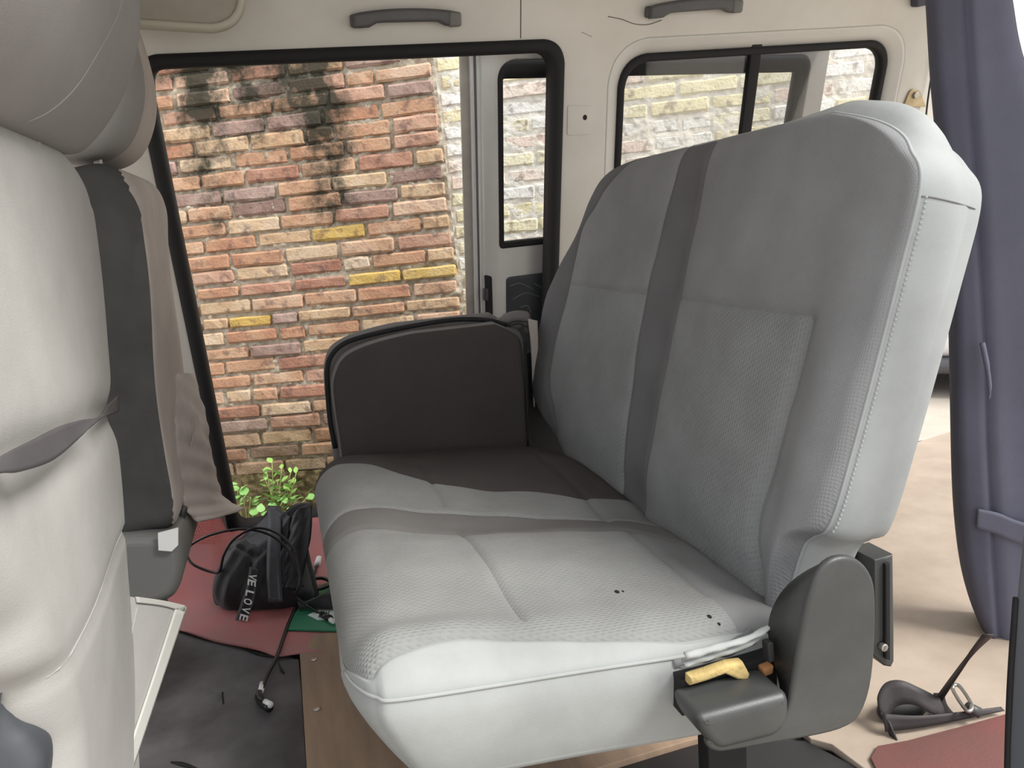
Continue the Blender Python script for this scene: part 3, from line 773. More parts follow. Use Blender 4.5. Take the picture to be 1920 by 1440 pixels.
o = mk('edge_stitching', V, Fc, M['fab_thread'], bench); o['kind'] = 'stuff'
# seam across the side panel
sq = [onmesh(bres['band'], x, y, .0003) for x, y in ((1724, 368), (1745, 370), (1770, 375), (1795, 381), (1815, 387), (1828, 392))]
tube('side_seam', [q for q in sq if q is not None], .0010, M['fab_bol'], bres['band'], seg=5, smoothn=3)

# cushion
SA = math.radians(4.5)
CF = Frame((.30, 0, .425), (0, -1, 0), (math.cos(SA), 0, -math.sin(SA)))
def C2p(px, py, w=0): return CF.uv(px, py, w)
cl = pls((-.285, -1.66), (-.26, -1.72), (-.2, -1.76), (-.1, -1.785), (.1, -1.78), (.25, -1.74), (.32, -1.69))
e1 = pls(*sorted((C2p(x, y)[1], C2p(x, y)[0]) for x, y in ((596, 885), (640, 881), (690, 884), (760, 903), (830, 915), (920, 925), (1010, 925), (1085, 935))))
e2 = pls((-.285, -1.325), (-.2, -1.33), (.1, -1.24), (.32, -1.15))
e3 = pls((-.285, -1.25), (-.2, -1.24), (.1, -1.15), (.2, -1.12), (.32, -1.02))
cr_ = pls((-.285, -.90), (-.282, -.865), (-.272, -.83), (-.255, -.803), (-.22, -.79), (0, -.785), (.15, -.78), (.25, -.785), (.32, -.82))
e4 = pls(*sorted([(C2p(x, y)[1], C2p(x, y)[0]) for x, y in ((657, 1272), (700, 1250), (760, 1232), (900, 1205), (1100, 1190), (1300, 1180), (1440, 1165))]))
_e4 = e4; e4 = lambda v: min(_e4(v), cr_(v)-.012)
_e1 = e1; e1 = lambda v: max(_e1(v), cl(v)+.02)
def cb(U, V):
    b = .012*np.exp(-((U+1.05)/.14)**2)*np.exp(-((V+.02)/.22)**2) + .012*np.exp(-((U+1.5)/.15)**2)
    b -= .010*np.exp(-((U+1.22)/.05)**2)*np.clip((V+.3)/.3, 0, 1)
    b += .012*np.exp(-((V+.2)/.08)**2)
    b -= .022*np.clip((V-.2)/.12, 0, 1)**1.5
    b += .010*np.exp(-((U+.86)/.03)**2)*np.clip((.05-V)/.2, 0, 1)
    b += .0015*np.sin(U*37+V*21)*np.sin(V*33-U*13)
    return b
def cwarp(q):
    q = q.copy(); d = np.clip(-.05-q[:, 2], 0, 1)
    fz = np.clip((.02-q[:, 1])/.3, 0, 1); q[:, 1] += d*.55*fz; q[:, 0] -= d*.15*np.clip((q[:, 0]+1.0)/.2, 0, 1)
    return q
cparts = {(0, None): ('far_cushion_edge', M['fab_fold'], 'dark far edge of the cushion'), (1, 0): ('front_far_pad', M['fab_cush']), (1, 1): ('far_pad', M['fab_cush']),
          (1, 2): ('rear_strip', M['fab_bol']), (2, None): ('cushion_stripe', M['fab_cstripe'], 'darker stripe across the cushion'),
          (3, 0): ('front_near_pad', M['fab_cush']), (3, 1): ('near_pad', M['fab_cush']), (3, 2): ('rear_strip', M['fab_bol']),
          (4, None): ('end_bolster', M['fab_end'], 'pale rounded end roll of the cushion')}
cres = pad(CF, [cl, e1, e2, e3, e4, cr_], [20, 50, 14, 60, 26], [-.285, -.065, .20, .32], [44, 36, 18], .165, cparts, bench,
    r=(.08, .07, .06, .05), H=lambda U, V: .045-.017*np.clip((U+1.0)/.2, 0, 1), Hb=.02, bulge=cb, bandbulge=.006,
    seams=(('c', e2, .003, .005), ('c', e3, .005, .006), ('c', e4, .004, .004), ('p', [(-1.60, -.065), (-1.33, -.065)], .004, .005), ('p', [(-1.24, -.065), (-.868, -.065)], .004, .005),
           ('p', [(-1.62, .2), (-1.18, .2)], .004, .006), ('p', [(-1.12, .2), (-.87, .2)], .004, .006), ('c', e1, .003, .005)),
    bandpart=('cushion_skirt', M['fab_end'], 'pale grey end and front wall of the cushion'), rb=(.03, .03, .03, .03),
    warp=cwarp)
Um_, Vm_, Wm_, _f = cres['data']
tube('cushion_piping', [CF.p(Um_[a, -1], Vm_[a, -1], Wm_[a, -1]) for a in range(2, Um_.shape[0]-22)], .0028, M['fab_end'], bench, seg=6)
# wear holes
for px, py, rr in ((1157, 1110, .0035), (1168, 1109, .0016), (1330, 1156, .003), (1348, 1170, .002)):
    q = onmesh(cres['near_pad'] if py < 1150 else cres['rear_strip'], px, py, 0)
    if q is None: q = onmesh(cres['near_pad'], px, py, 0)
    if q is None: continue
    hf = Frame(q, CF.U, CF.V)
    plate('wear_hole', hf, [[(rr*1.4*math.cos(a), rr*.9*math.sin(a)) for a in np.linspace(0, 6.28, 9)[:-1]]], .0010, -.002, .0003, M['rubber'], cres['near_pad'])

# hinge cover (recliner)
RF = Frame((0, .70, 0), (1, 0, 0), (0, 0, 1))
RO = [RF.uv(x, y) for x, y in ((1478, 1330), (1490, 1270), (1503, 1190), (1518, 1120), (1535, 1075), (1560, 1050), (1590, 1044), (1618, 1056), (1638, 1085), (1644, 1130), (1642, 1220), (1634, 1290), (1616, 1340), (1590, 1364), (1540, 1380), (1440, 1398), (1372, 1410), (1345, 1412), (1328, 1402), (1335, 1385), (1410, 1375), (1455, 1358))]
RO = [tuple(p) for p in spl(RO, 3, True)]
hc = plate('hinge_cover', RF, [RO], .0, -.012, .006, M['plastic'], bench, res=4)
RS = Frame((0, .745, 0), (1, 0, 0), (0, 0, 1))
inner = [RF.uv(x, y) for x, y in ((1478, 1330), (1470, 1270), (1450, 1230), (1440, 1180), (1450, 1135), (1475, 1095), (1500, 1068), (1540, 1052), (1590, 1046), (1618, 1056), (1638, 1085), (1644, 1130), (1642, 1220), (1634, 1290), (1616, 1340), (1590, 1364), (1540, 1380), (1480, 1385))]
# side wall of cover: loft between outer ridge and a wider inner outline .07 behind
n = 60
def resample(pts, n):
    P = np.array(pts+[pts[0]]); d = np.r_[0, np.cumsum(np.linalg.norm(np.diff(P, axis=0), axis=1))]
    s = np.linspace(0, d[-1], n+1)[:-1]; return np.stack([np.interp(s, d, P[:, 0]), np.interp(s, d, P[:, 1])], 1)
io = [RF.uv(x, y) for x, y in ((1478, 1330), (1490, 1270), (1503, 1190), (1518, 1120), (1535, 1075), (1560, 1050), (1590, 1044), (1618, 1056), (1638, 1085), (1644, 1130), (1642, 1220), (1634, 1290), (1616, 1340), (1590, 1364), (1540, 1380), (1480, 1385))]
ii = [RS.uv(x, y) for x, y in ((1462, 1330), (1462, 1290), (1448, 1230), (1440, 1185), (1448, 1140), (1478, 1095), (1530, 1060), (1575, 1052), (1600, 1070), (1612, 1130), (1610, 1220), (1604, 1290), (1590, 1335), (1570, 1355), (1530, 1365), (1480, 1370))]
io = spl(io, 4, True); ii = spl(ii, 4, True)
V = [RF.p(a[0], a[1], -.006) for a in io] + [RF.p(a[0]*.85+b[0]*.15, a[1]*.85+b[1]*.15, -.012) for a, b in zip(io, ii)] + [RS.p(b[0], b[1], -.0) for b in ii]
n = len(io); Fc = [((k*n+i), (k*n+(i+1) % n), ((k+1)*n+(i+1) % n), ((k+1)*n+i)) for k in range(2) for i in range(n)]
Fc.append(tuple(2*n+i for i in range(n)))
mk('hinge_side', V, Fc, M['plastic'], bench, clean=True)
# pod in front of the hinge: rounded box
PD = [RF.uv(x, y) for x, y in ((1306, 1342), (1474, 1298), (1480, 1310), (1480, 1350), (1458, 1380), (1345, 1408), (1328, 1392), (1310, 1366))]
PD = [tuple(p) for p in rpoly(PD, [.014, .012, .01, .02, .02, .02, .02, .02], 4)]
hpod = plate('hinge_pod', RF, [PD], .004, -.062, .012, M['plastic'], bench, res=5)
plate('side_bolt_hole', RF, [rpoly([RF.uv(1466, 1230), RF.uv(1478, 1226), RF.uv(1480, 1262), RF.uv(1470, 1268)], .002, 3)], -.028, -.04, .001, M['rubber'], hc)
# torn corner with foam and folded fabric
TF = Frame((0, .745, 0), (1, 0, 0), (0, 0, 1))
plate('exposed_foam', TF, [[TF.uv(x, y) for x, y in ((1292, 1268), (1330, 1256), (1365, 1243), (1392, 1240), (1404, 1262), (1400, 1274), (1380, 1272), (1358, 1262), (1320, 1276), (1292, 1284))]], .004, -.012, .004, M['foam'], bench, label='torn yellow foam')
plate('exposed_foam', TF, [rpoly([TF.uv(x, y) for x, y in ((1432, 1256), (1452, 1248), (1450, 1264), (1434, 1270))], .002, 2)], .0, -.02, .002, mat('rusty_edge', (.42, .2, .08), .9), bench)
FP = [[(1284, 1226), (1340, 1212), (1400, 1196), (1446, 1172)], [(1286, 1246), (1345, 1228), (1405, 1208), (1444, 1186)], [(1288, 1264), (1345, 1246), (1405, 1226), (1440, 1200)], [(1292, 1298), (1350, 1282), (1410, 1266), (1450, 1244)]]
for (ra, rb_, w_, nm) in ((0, 1, -.006, 'fab_end'), (1, 2, -.012, 'fab_end'), (2, 3, -.040, 'fab_bol')):
    sheet('fabric_fold', [TF.p(*TF.uv(*q), w_+.003) for q in FP[ra]], [TF.p(*TF.uv(*q), w_-.004) for q in FP[rb_]], M[nm], bench, .003, nv=8, crown=.008, cd_=(0, -1, .2), wob=.0015, freq=120)
box('frame_rail', TF, TF.uv(1288, 1300)[0], TF.uv(1470, 1270)[0], TF.uv(1380, 1330)[1], TF.uv(1380, 1262)[1], -.012, -.05, M['rubber'], bench)
# steel understructure
PX = Frame((0, 0, 0), (1, 0, 0), (0, 1, 0))
for (x, y) in ((.50, .84), (.50, 1.62), (.12, 1.62), (.14, .98)):
    box('leg', Frame((x, y, 0), (1, 0, 0), (0, 0, 1)), -.03, .03, .0165, .27, .015, -.015, M['rubber'], bench)
box('seat_frame', Frame((0, 0, .255), (1, 0, 0), (0, 1, 0)), .08, .56, .86, 1.68, -.01, .01, M['rubber'], bench)
# upright bracket behind the backrest
KF = Frame((0, .80, 0), (1, 0, 0), (0, 0, 1))
kb = [KF.uv(x, y) for x, y in ((1640, 1050), (1676, 1040), (1678, 1180), (1678, 1240), (1672, 1252), (1660, 1250), (1636, 1228), (1640, 1150))]
rbk = plate('rear_bracket', KF, [kb], .0, -.05, .004, M['plastic'], bench)
plate('rear_bracket_rib', KF, [[KF.uv(x, y) for x, y in ((1655, 1055), (1664, 1053), (1664, 1235), (1655, 1232))]], .006, -.0, .002, M['rubber'], rbk)
c0 = KF.uv(1651, 1210)
plate('bracket_bolt', KF, [[(c0[0]+.006*math.cos(a), c0[1]+.006*math.sin(a)) for a in np.linspace(0, 6.283, 9)[:-1]]], .009, 0, .002, M['steel'], rbk)

# ------------------------------------------------------------------ folded single seat beyond the bench
fs = thing('folded_seat', 'dark grey single seat folded upright between the bench and the open door', 'seat', (.3, 1.9, 0))
FF = Frame((0, 1.80, 0), (1, 0, 0), (0, 0, 1))
def F2(px, py, w=0): return FF.uv(px, py, w)
lft = [F2(x, y) for x, y in ((650, 870), (640, 840), (628, 770), (625, 720), (632, 690), (655, 668), (690, 655))]
L_ = sorted([(q[1], q[0]) for q in lft])
topv = F2(900, 612)[1]
Lf = pls((.36, lft[0][0]-.01), (F2(640, 840)[1], F2(640, 840)[0]), (F2(626, 740)[1], F2(626, 740)[0]), (F2(630, 700)[1], F2(630, 700)[0]), (F2(650, 668)[1], F2(650, 668)[0]), (F2(700, 645)[1], F2(700, 645)[0]), (F2(780, 628)[1]+.003, F2(780, 628)[0]), (topv, F2(850, 612)[0]))
Rf = pls((.36, F2(988, 860)[0]), (F2(987, 800)[1], F2(990, 800)[0]), (F2(984, 690)[1], F2(984, 690)[0]), (F2(978, 640)[1], F2(978, 640)[0]), (F2(960, 622)[1], F2(960, 622)[0]), (topv, F2(930, 612)[0]))
pad(FF, [Lf, lambda v: Lf(v)*.5+Rf(v)*.5, Rf], [26, 26], [.36, .5, topv], [24, 34], .07, {None: ('seat_back_cloth', M['fab_fold'])}, fs, r=(.025, .012, .04, .03), H=.012, Hb=.01, bandbulge=.004,
    bulge=lambda U, V: .003*np.sin(U*23)*np.sin(V*19), bandpart=('back_edge', M['fab_fold_edge'], 'lighter grey edge of the folded backrest'))
# second layer behind (the cushion)
G = Frame((0, 1.88, 0), (1, 0, 0), (0, 0, 1))
def G2(px, py): return G.uv(px, py)
tv_ = G2(900, 592)[1]
Lg = pls((.30, G2(628, 840)[0]), (G2(618, 780)[1], G2(618, 780)[0]), (G2(612, 720)[1], G2(612, 720)[0]), (G2(613, 680)[1], G2(613, 680)[0]), (G2(630, 648)[1], G2(630, 648)[0]), (G2(690, 622)[1], G2(690, 622)[0]), (G2(790, 604)[1]+.004, G2(790, 604)[0]), (tv_, G2(860, 592)[0]))
Rg = pls((.30, G2(985, 860)[0]), (G2(985, 650)[1], G2(985, 650)[0]), (G2(950, 610)[1], G2(950, 610)[0]), (tv_, G2(920, 592)[0]))
pad(G, [Lg, lambda v: Lg(v)*.5+Rg(v)*.5, Rg], [26, 26], [.30, .5, tv_], [24, 34], .05, {None: ('folded_cushion', M['fab_fold_edge'])}, fs, r=(.02, .012, .04, .03), H=.012, Hb=.01, bandbulge=.004,
    bandpart=('cushion_edge', M['fab_fold_edge']))
tube('edge_piping', [FF.p(*F2(x, y), -.05) for x, y in ((632, 850), (622, 800), (617, 740), (616, 700), (624, 672), (650, 648), (700, 632), (780, 615), (860, 603), (925, 604), (960, 614))], .006, M['rubber'], fs, smoothn=5)
# crumpled hinge end and the cover corner
for k, q in enumerate((((925, 606), (945, 598), (965, 592), (990, 594)), ((940, 612), (955, 603), (975, 598), (996, 606)), ((960, 622), (975, 612), (990, 606), (1000, 625)))):
    tube('crumpled_cloth', [G.p(*G2(x, y), .01-.02*k) for x, y in q], [.010, .014, .014, .010], M['fab_fold_edge'], fs, smoothn=5)
sheet('cloth_corner', [G.p(*G2(x, y), .02) for x, y in ((985, 596), (990, 640), (993, 700), (996, 760))], [G.p(*G2(x, y), .02) for x, y in ((1003, 600), (1004, 650), (1000, 700), (998, 760))], M['cover_taupe'], fs, .004)
tube('hinge_strap', [FF.p(*F2(x, y), .004) for x, y in ((983, 640), (986, 700), (988, 770), (990, 835))], .0045, M['rubber'], fs, smoothn=4)
plate('hinge_mount', Frame((0, 1.90, 0), (1, 0, 0), (0, 0, 1)), [[(.50, .02), (.70, .02), (.69, .56), (.60, .60), (.52, .58)]], .0, -.03, .004, M['rubber'], fs)  # added dark plate that blackens the gap beside the far bolster
box('pedestal', Frame((0, 1.86, 0), (1, 0, 0), (0, 0, 1)), .12, .5, .02, .33, .03, -.05, M['rubber'], fs)

# ------------------------------------------------------------------ near front seat
ns = thing('front_seat', 'pale grey covered front seat nearest the camera, seen from behind with a dark strap', 'seat', (-.4, .95, 0))
TA = math.atan(.083)
NF = Frame((-.324, 0, 0), (0, 1, 0), (math.sin(TA), 0, math.cos(TA)))
_l = sorted((NF.uv(x, y)[1], NF.uv(x, y)[0]) for x, y in ((-120, 1000), (-40, 1110), (14, 1190), (34, 1262), (66, 1290), (80, 1340), (104, 1405), (112, 1460)))
Ln = pl(*_l, (_l[-1][0]+.1, .45))
Mn2 = lambda v: .5*(Ln(v)+Rn(v))
Rn = pls((.06, 1.26), (.3, 1.29), (.6, 1.30), (.95, 1.30), (1.0, 1.28), (1.03, 1.25), (1.06, 1.19), (1.085, 1.08))
Mn = pl((.06, .86), (1.085, .86))
sd1 = [NF.uv(x, y) for x, y in ((243, 980), (200, 1050), (150, 1140), (100, 1230), (62, 1300), (30, 1318), (10, 1300))]
st1 = [NF.uv(x, y) for x, y in ((220, 772), (180, 785), (100, 835), (0, 875))]
def nb_(U, V):
    b = .02*np.exp(-((U-.9)/.3)**2)*np.sin(np.clip((V-.1)/.95, 0, 1)*math.pi)
    b += .002*np.sin(U*13+V*9)*np.sin(V*11)
    return b
nres = pad(NF, [Ln, Mn2, Rn], [40, 70], [.06, .55, 1.085], [60, 60], .15, {None: ('backrest_cover', M['cover_light'])}, ns, r=(.06, .035, .03, .07), H=.035, Hb=.04, bulge=nb_,
    seams=(('p', sd1, .006, .008), ('p', st1, .012, .03)), bandpart=('backrest_side', M['cover_side']), bandbulge=.008)
tube('cover_seam', [NF.p(a, b, surfw(nres, a, b)+.0002) for a, b in spl(sd1, 6)], .0016, M['cover_light'], nres['backrest_cover'])
# strap, twisted
def npt(px, py, off=.02): return on(px, py, NF.O + off*NF.W, NF.W)
sheet('strap', [npt(x, y, .028) for x, y in ((-60, 905), (0, 856), (60, 825), (110, 800), (150, 788), (184, 783))] + [npt(203, 758, .012), npt(222, 742, -.004)],
      [npt(x, y, .034) for x, y in ((-60, 905), (0, 887), (40, 884), (100, 862), (150, 820), (186, 786))] + [npt(204, 779, .014), npt(222, 772, -.004)], M['strap'], ns, .002, n=6)
# rear gusset flap
GF = Frame(onY(247, 1122, 1.27), (.37, .93, 0), (0, 0, 1))
flp = [GF.uv(x, y) for x, y in ((240, 1118), (345, 1137), (300, 1270), (243, 1440), (215, 1520), (120, 1520), (150, 1300))]
cfl = plate('cover_flap', GF, [flp], .002, -.004, .0015, M['cover_light'], ns)
hem = [GF.p(*GF.uv(x, y), .004) for x, y in ((325, 1140), (283, 1268), (225, 1440), (205, 1510))]
sheet('flap_hem', hem, [GF.p(*GF.uv(x, y), .004) for x, y in ((346, 1138), (301, 1270), (244, 1440), (216, 1520))], M['piping'], cfl, .003)
sheet('flap_hem', [GF.p(*GF.uv(x, y), .004) for x, y in ((250, 1119), (300, 1126), (345, 1136))], [GF.p(*GF.uv(x, y), .004) for x, y in ((252, 1130), (300, 1136), (340, 1147))], M['piping'], cfl, .003)
tube('flap_stitch', [GF.p(*GF.uv(x, y), .003) for x, y in ((254, 1138), (240, 1200), (228, 1240))], .0018, M['cover_light'], cfl, smoothn=4)
# headrest
hp = [(-.31, 1.08), (-.25, 1.06), (-.215, 1.075), (-.17, 1.13), (-.135, 1.21), (-.125, 1.3), (-.14, 1.41), (-.2, 1.455), (-.3, 1.445), (-.345, 1.32), (-.34, 1.17)]
hr_ = bar(hp, .62, 1.275, .10, lambda c, n: ('headrest', M['cover_mid']), ns)
sm = [onmesh(hr_['headrest'], x, y, .0005) for x, y in ((-30, 240), (0, 238), (60, 225), (105, 200), (145, 160), (180, 105), (205, 60), (225, 15), (232, -40))]
tube('headrest_seam', [q for q in sm if q is not None], .0010, M['cover_mid'], hr_['headrest'], smoothn=5)
sm_old = [on(x, y, (-.162, 0, 1.14), (math.cos(math.radians(29)), 0, -math.sin(math.radians(29)))) for x, y in ((0, 238), (60, 228), (105, 205), (140, 165), (170, 125), (200, 75), (220, 35), (232, 0))]
box('headrest_post', Frame((-.25, .85, 0), (1, 0, 0), (0, 0, 1)), -.007, .007, 1.0, 1.1, .007, -.007, M['steel'], ns)
box('headrest_post', Frame((-.25, 1.05, 0), (1, 0, 0), (0, 0, 1)), -.007, .007, 1.0, 1.1, .007, -.007, M['steel'], ns)
# seat base and lower side fittings
bar([(-.55, .06), (-.36, .05), (-.34, .2), (-.36, .30), (-.5, .34), (-.8, .34), (-.85, .2), (-.8, .06)], .5, 1.2, .05, lambda c, n: ('seat_cushion', M['cover_side']), ns, n=8)
box('pedestal', Frame((0, .85, 0), (1, 0, 0), (0, 0, 1)), -.75, -.45, .007, .08, .3, -.3, M['rubber'], ns)
LB = Frame((0, .80, 0), (1, 0, 0), (0, 0, 1))
plate('recliner_cover', LB, [[tuple(q) for q in spl([LB.uv(x, y) for x, y in ((-40, 1290), (0, 1300), (12, 1340), (28, 1372), (55, 1400), (78, 1450), (60, 1520), (-40, 1520))], 4, True)]], .0, -.06, .02, mat('slate_plastic', (.06, .065, .075), .5), ns, res=4)
bar([(onY(30, 1350, .86)[0]+.012*math.cos(a), onY(30, 1350, .86)[2]+.014*math.sin(a)) for a in np.linspace(0, 6.283, 9)[:-1]], .84, .89, .012, lambda c, n: ('cover_toggle', M['cover_mid']), ns, n=6, npr=3)

# ------------------------------------------------------------------ far front seat
f2 = thing('front_seat', 'taupe covered front seat beside the open door, its near flank charcoal', 'seat', (-.35, 1.77, 0))
prof = [(-.375, .40), (-.31, .385), (-.262, .40), (-.252, .52), (-.238, .75), (-.225, .95), (-.222, 1.03), (-.245, 1.08), (-.30, 1.095), (-.36, 1.06), (-.385, .9), (-.39, .6)]
def kf(c, n):  # flank faces get the dark colour that stands for shade
    if n[0] > .55 or (n[1] > .3): return ('backrest_cover', M['cover_taupe'])
    return ('backrest_side', M['cover_char'], 'side of the backrest, coloured dark for shade')
bar(prof, 1.59, 1.95, .04, kf, f2, n=22, wave=lambda v: np.array([.004*math.sin(v[2]*14+v[1]*9), 0, 0]))
hp2 = [(a-.075+.0, b+.005) for a, b in hp]
def kh(c, n):
    return ('headrest', M['cover_taupe']) if c[1] > 1.72 else ('headrest_side', M['cover_mid'])
bar([(-.39, 1.12), (-.33, 1.105), (-.275, 1.115), (-.235, 1.15), (-.205, 1.22), (-.20, 1.3), (-.22, 1.41), (-.27, 1.45), (-.36, 1.44), (-.41, 1.32), (-.41, 1.17)], 1.60, 1.93, .05, kh, f2, n=16)
for y in (1.69, 1.84): box('headrest_post', Frame((-.30, y, 0), (1, 0, 0), (0, 0, 1)), -.007, .007, 1.05, 1.14, .007, -.007, M['steel'], f2)
# draped skirt corner
def yy(px, py, y): return onY(px, py, y)
A = [yy(312, 700, 1.78), yy(325, 800, 1.75), yy(330, 880, 1.72), yy(345, 950, 1.72), yy(372, 978, 1.74)]
B = [yy(365, 700, 1.975), yy(388, 800, 1.98), yy(400, 870, 1.99), yy(416, 930, 2.0), yy(458, 955, 2.03)]
sheet('loose_skirt', A, B, M['cover_taupe'], f2, .004, nv=14, wob=.006, cd_=(.8, -.6, 0), crown=.012, freq=60)
tube('skirt_seam', [yy(x, y, 1.84)+np.array([.012, -.03, 0]) for x, y in ((362, 775), (350, 830), (335, 880))], .002, M['cover_taupe'], f2, smoothn=4)
bar([(-.40, .26), (-.30, .245), (-.262, .29), (-.255, .36), (-.28, .385), (-.40, .39)], 1.57, 1.97, .03, lambda c, n: ('base_cover', mat('grey_base_plastic', (.17, .17, .165), .5)), f2, n=8)
bar([(-.85, .22), (-.5, .2), (-.40, .21), (-.38, .3), (-.41, .38), (-.6, .42), (-.85, .42), (-.9, .3)], 1.60, 1.96, .05, lambda c, n: ('seat_cushion', M['cover_char']), f2, n=8)
lb = [onY(x, y, 1.555) for x, y in ((296, 1000), (334, 990), (334, 1022), (322, 1034), (297, 1032))]
V = [p for p in lb] + [p+np.array([0, .004, 0]) for p in lb]; n = len(lb)
mk('care_label', V, [tuple(range(n)), tuple(range(2*n-1, n-1, -1))]+[(i, (i+1) % n, n+(i+1) % n, n+i) for i in range(n)], M['white'], f2, smooth=False, label='small white tag at the seat base', clean=True)
box('pedestal', Frame((0, 1.78, 0), (1, 0, 0), (0, 0, 1)), -.8, -.36, .016, .27, .15, -.15, M['mat_grey'], f2)
# rubbery lever behind
tube('seat_lever', [onY(345, 950, 1.70), onY(338, 985, 1.70), onY(342, 1010, 1.70)], .008, M['plastic'], f2, smoothn=3)

# ------------------------------------------------------------------ floor coverings
def floor_sheet(name, pix, z, th, m, label, cat, zs=None, parent=None):
    P = [onZ(x, y, z) for x, y in pix]
    fr = Frame((0, 0, z), (1, 0, 0), (0, 1, 0)); L = [(p[0], p[1]) for p in P]
    o = plate(name, fr, [L], 0, -th, min(.002, th*.3), m, parent)
    if label: props(o, label, cat)
    return o
floor_sheet('rubber_mat', ((285, 1168), (330, 1182), (420, 1205), (520, 1228), (560, 1236), (566, 1300), (575, 1440), (585, 1700), (60, 1700), (120, 1400), (200, 1200)), .006, .01, M['mat_grey'], 'dark grey rubber floor mat with a torn front edge', 'mat')
# embossed numerals on the mat
mm_ = [onZ(x, y, .0065) for x, y in ((386, 1302), (398, 1296), (410, 1304), (408, 1316), (394, 1320))]
tube('mat_emboss', mm_, .0018, M['mat_grey'], bpy.data.objects['rubber_mat'], smoothn=4, seg=5)
tube('mat_emboss', [onZ(417, 1298, .0065), onZ(419, 1320, .0065)], .002, M['rubber'], bpy.data.objects['rubber_mat'], seg=5)
for pts in (((375, 1175+10), (440, 1203), (490, 1222), (548, 1232)), ((320, 1428), (345, 1430), (370, 1440)), ((520, 1236), (526, 1250), (534, 1262))):
    sh = sheet('mat_tear', [onZ(x, y, .0085) for x, y in pts], [onZ(x, y+7 if i not in (0, len(pts)-1) else y+1, .0085) for i, (x, y) in enumerate(pts)], M['rubber'], bpy.data.objects['rubber_mat'], .002, nv=2)

# red vinyl: rises to the door sill
RM = thing('vinyl_mat', 'faded red vinyl floor mat curling up at the door sill', 'mat', (-.2, 2.05, 0))
rows_ = []
near_px = [(60, 1150), (180, 1150), (265, 1160), (330, 1181), (380, 1196), (430, 1208), (490, 1222), (520, 1231), (558, 1228), (600, 1225), (640, 1222)]
nearP = np.array(spl([onZ(x, y, .012) for x, y in near_px], 6))
V = []; nvv = 30
for p in nearP:
    for jx in range(nvv+1):
        t = jx/nvv; y = p[1]*(1-t) + 2.335*t; z = .012 + (.085*max(0, (y-2.08)/.245)**1.6)
        x = p[0] + .0*t
        lf = min(1, max(0, (-.245-x)/.03)); y += .03*lf*t; z = .012 + ((.085+.07*lf)*max(0, (y-2.08)/.255)**1.6)
        V.append((x, y, z + .0022*math.sin(x*31+y*17) + .0015*math.sin(y*47)))
n = len(nearP); W_ = nvv+1
Fc = [(i*W_+j_, i*W_+j_+1, (i+1)*W_+j_+1, (i+1)*W_+j_) for i in range(n-1) for j_ in range(nvv)]
o = msh = mk('mat_sheet', V, Fc, M['mat_red'], RM); md = o.modifiers.new('thickness', 'SOLIDIFY'); md.thickness = .004; md.offset = -1
# diamond dots along the rear corner of the vinyl
DV = []; DFc = []
for i in range(14):
    for k in range(10):
        px = 350 + i*5.2 + (k % 2)*2.6; py = 975 + k*5
        if px > 417 or px < 345 + k*1.2: continue
        q = onmesh(msh, px, py)
        if q is None: continue
        zz = q[2] + .0052
        c = np.array([q[0], q[1], zz]); s_ = .0042
        b0 = len(DV); DV += [c+np.array([-s_, 0, 0]), c+np.array([0, -s_, -.001]), c+np.array([s_, 0, 0]), c+np.array([0, s_, .002]), c+np.array([0, 0, .0025])]
        DFc += [(b0, b0+1, b0+4), (b0+1, b0+2, b0+4), (b0+2, b0+3, b0+4), (b0+3, b0, b0+4)]
o = mk('anti_slip_studs', DV, DFc, mat('worn_red_studs', (.5, .09, .07), .6), RM, smooth=False); o['kind'] = 'stuff'

ply = floor_sheet('plywood_board', ((560, 1192), (640, 1183), (900, 1150), (1150, 1120), (1330, 1378), (1285, 1390), (1080, 1452), (900, 1520), (700, 1700), (592, 1700), (575, 1440)), .016, .018, M['ply'], 'brown plywood board screwed to the floor under the bench', 'board')
for (x, y) in ((594, 1330), (589, 1237)):
    q = onZ(x, y, .0165); fr = Frame(q, (1, 0, 0), (0, 1, 0))
    plate('screw_head', fr, [[(.007*math.cos(a), .007*math.sin(a)) for a in np.linspace(0, 6.283, 11)[:-1]]], .002, -.001, .0008, M['steel'], ply)
dm = floor_sheet('rubber_sheet', ((1080, 1456), (1290, 1393), (1510, 1388), (1610, 1440), (1700, 1500), (1500, 1640), (900, 1640)), .004, .008, mat('black_rubber_sheet', (.025, .025, .028), .5, .3, 8), 'black rubber sheet on the floor under the hinge cover', 'mat')
def bd_sheet(name, pix, z, th, m, label, cat):
    L = [tuple(onZ(x, y, z)[:2]) for x, y in pix] + [(2.44, 2.32), (2.44, .64), (.98, .64)]
    return props(plate(name, Frame((0, 0, z), (1, 0, 0), (0, 1, 0)), [L], 0, -th, .002, m), label, cat)
bd = bd_sheet('floor_board', ((1660, 1470), (1560, 1395), (1520, 1385), (1330, 1180), (1420, 1000), (1500, 900)), .012, .016, M['vinyl'], 'scuffed beige board covering the rear cabin floor', 'board')
rr_ = floor_sheet('vinyl_offcut', ((1645, 1398), (1700, 1388), (1800, 1362), (1886, 1338), (2000, 1310), (2100, 1500), (1880, 1700), (1700, 1560), (1632, 1420)), .018, .005, M['mat_red2'], 'piece of red vinyl on the beige board at the lower right', 'mat')

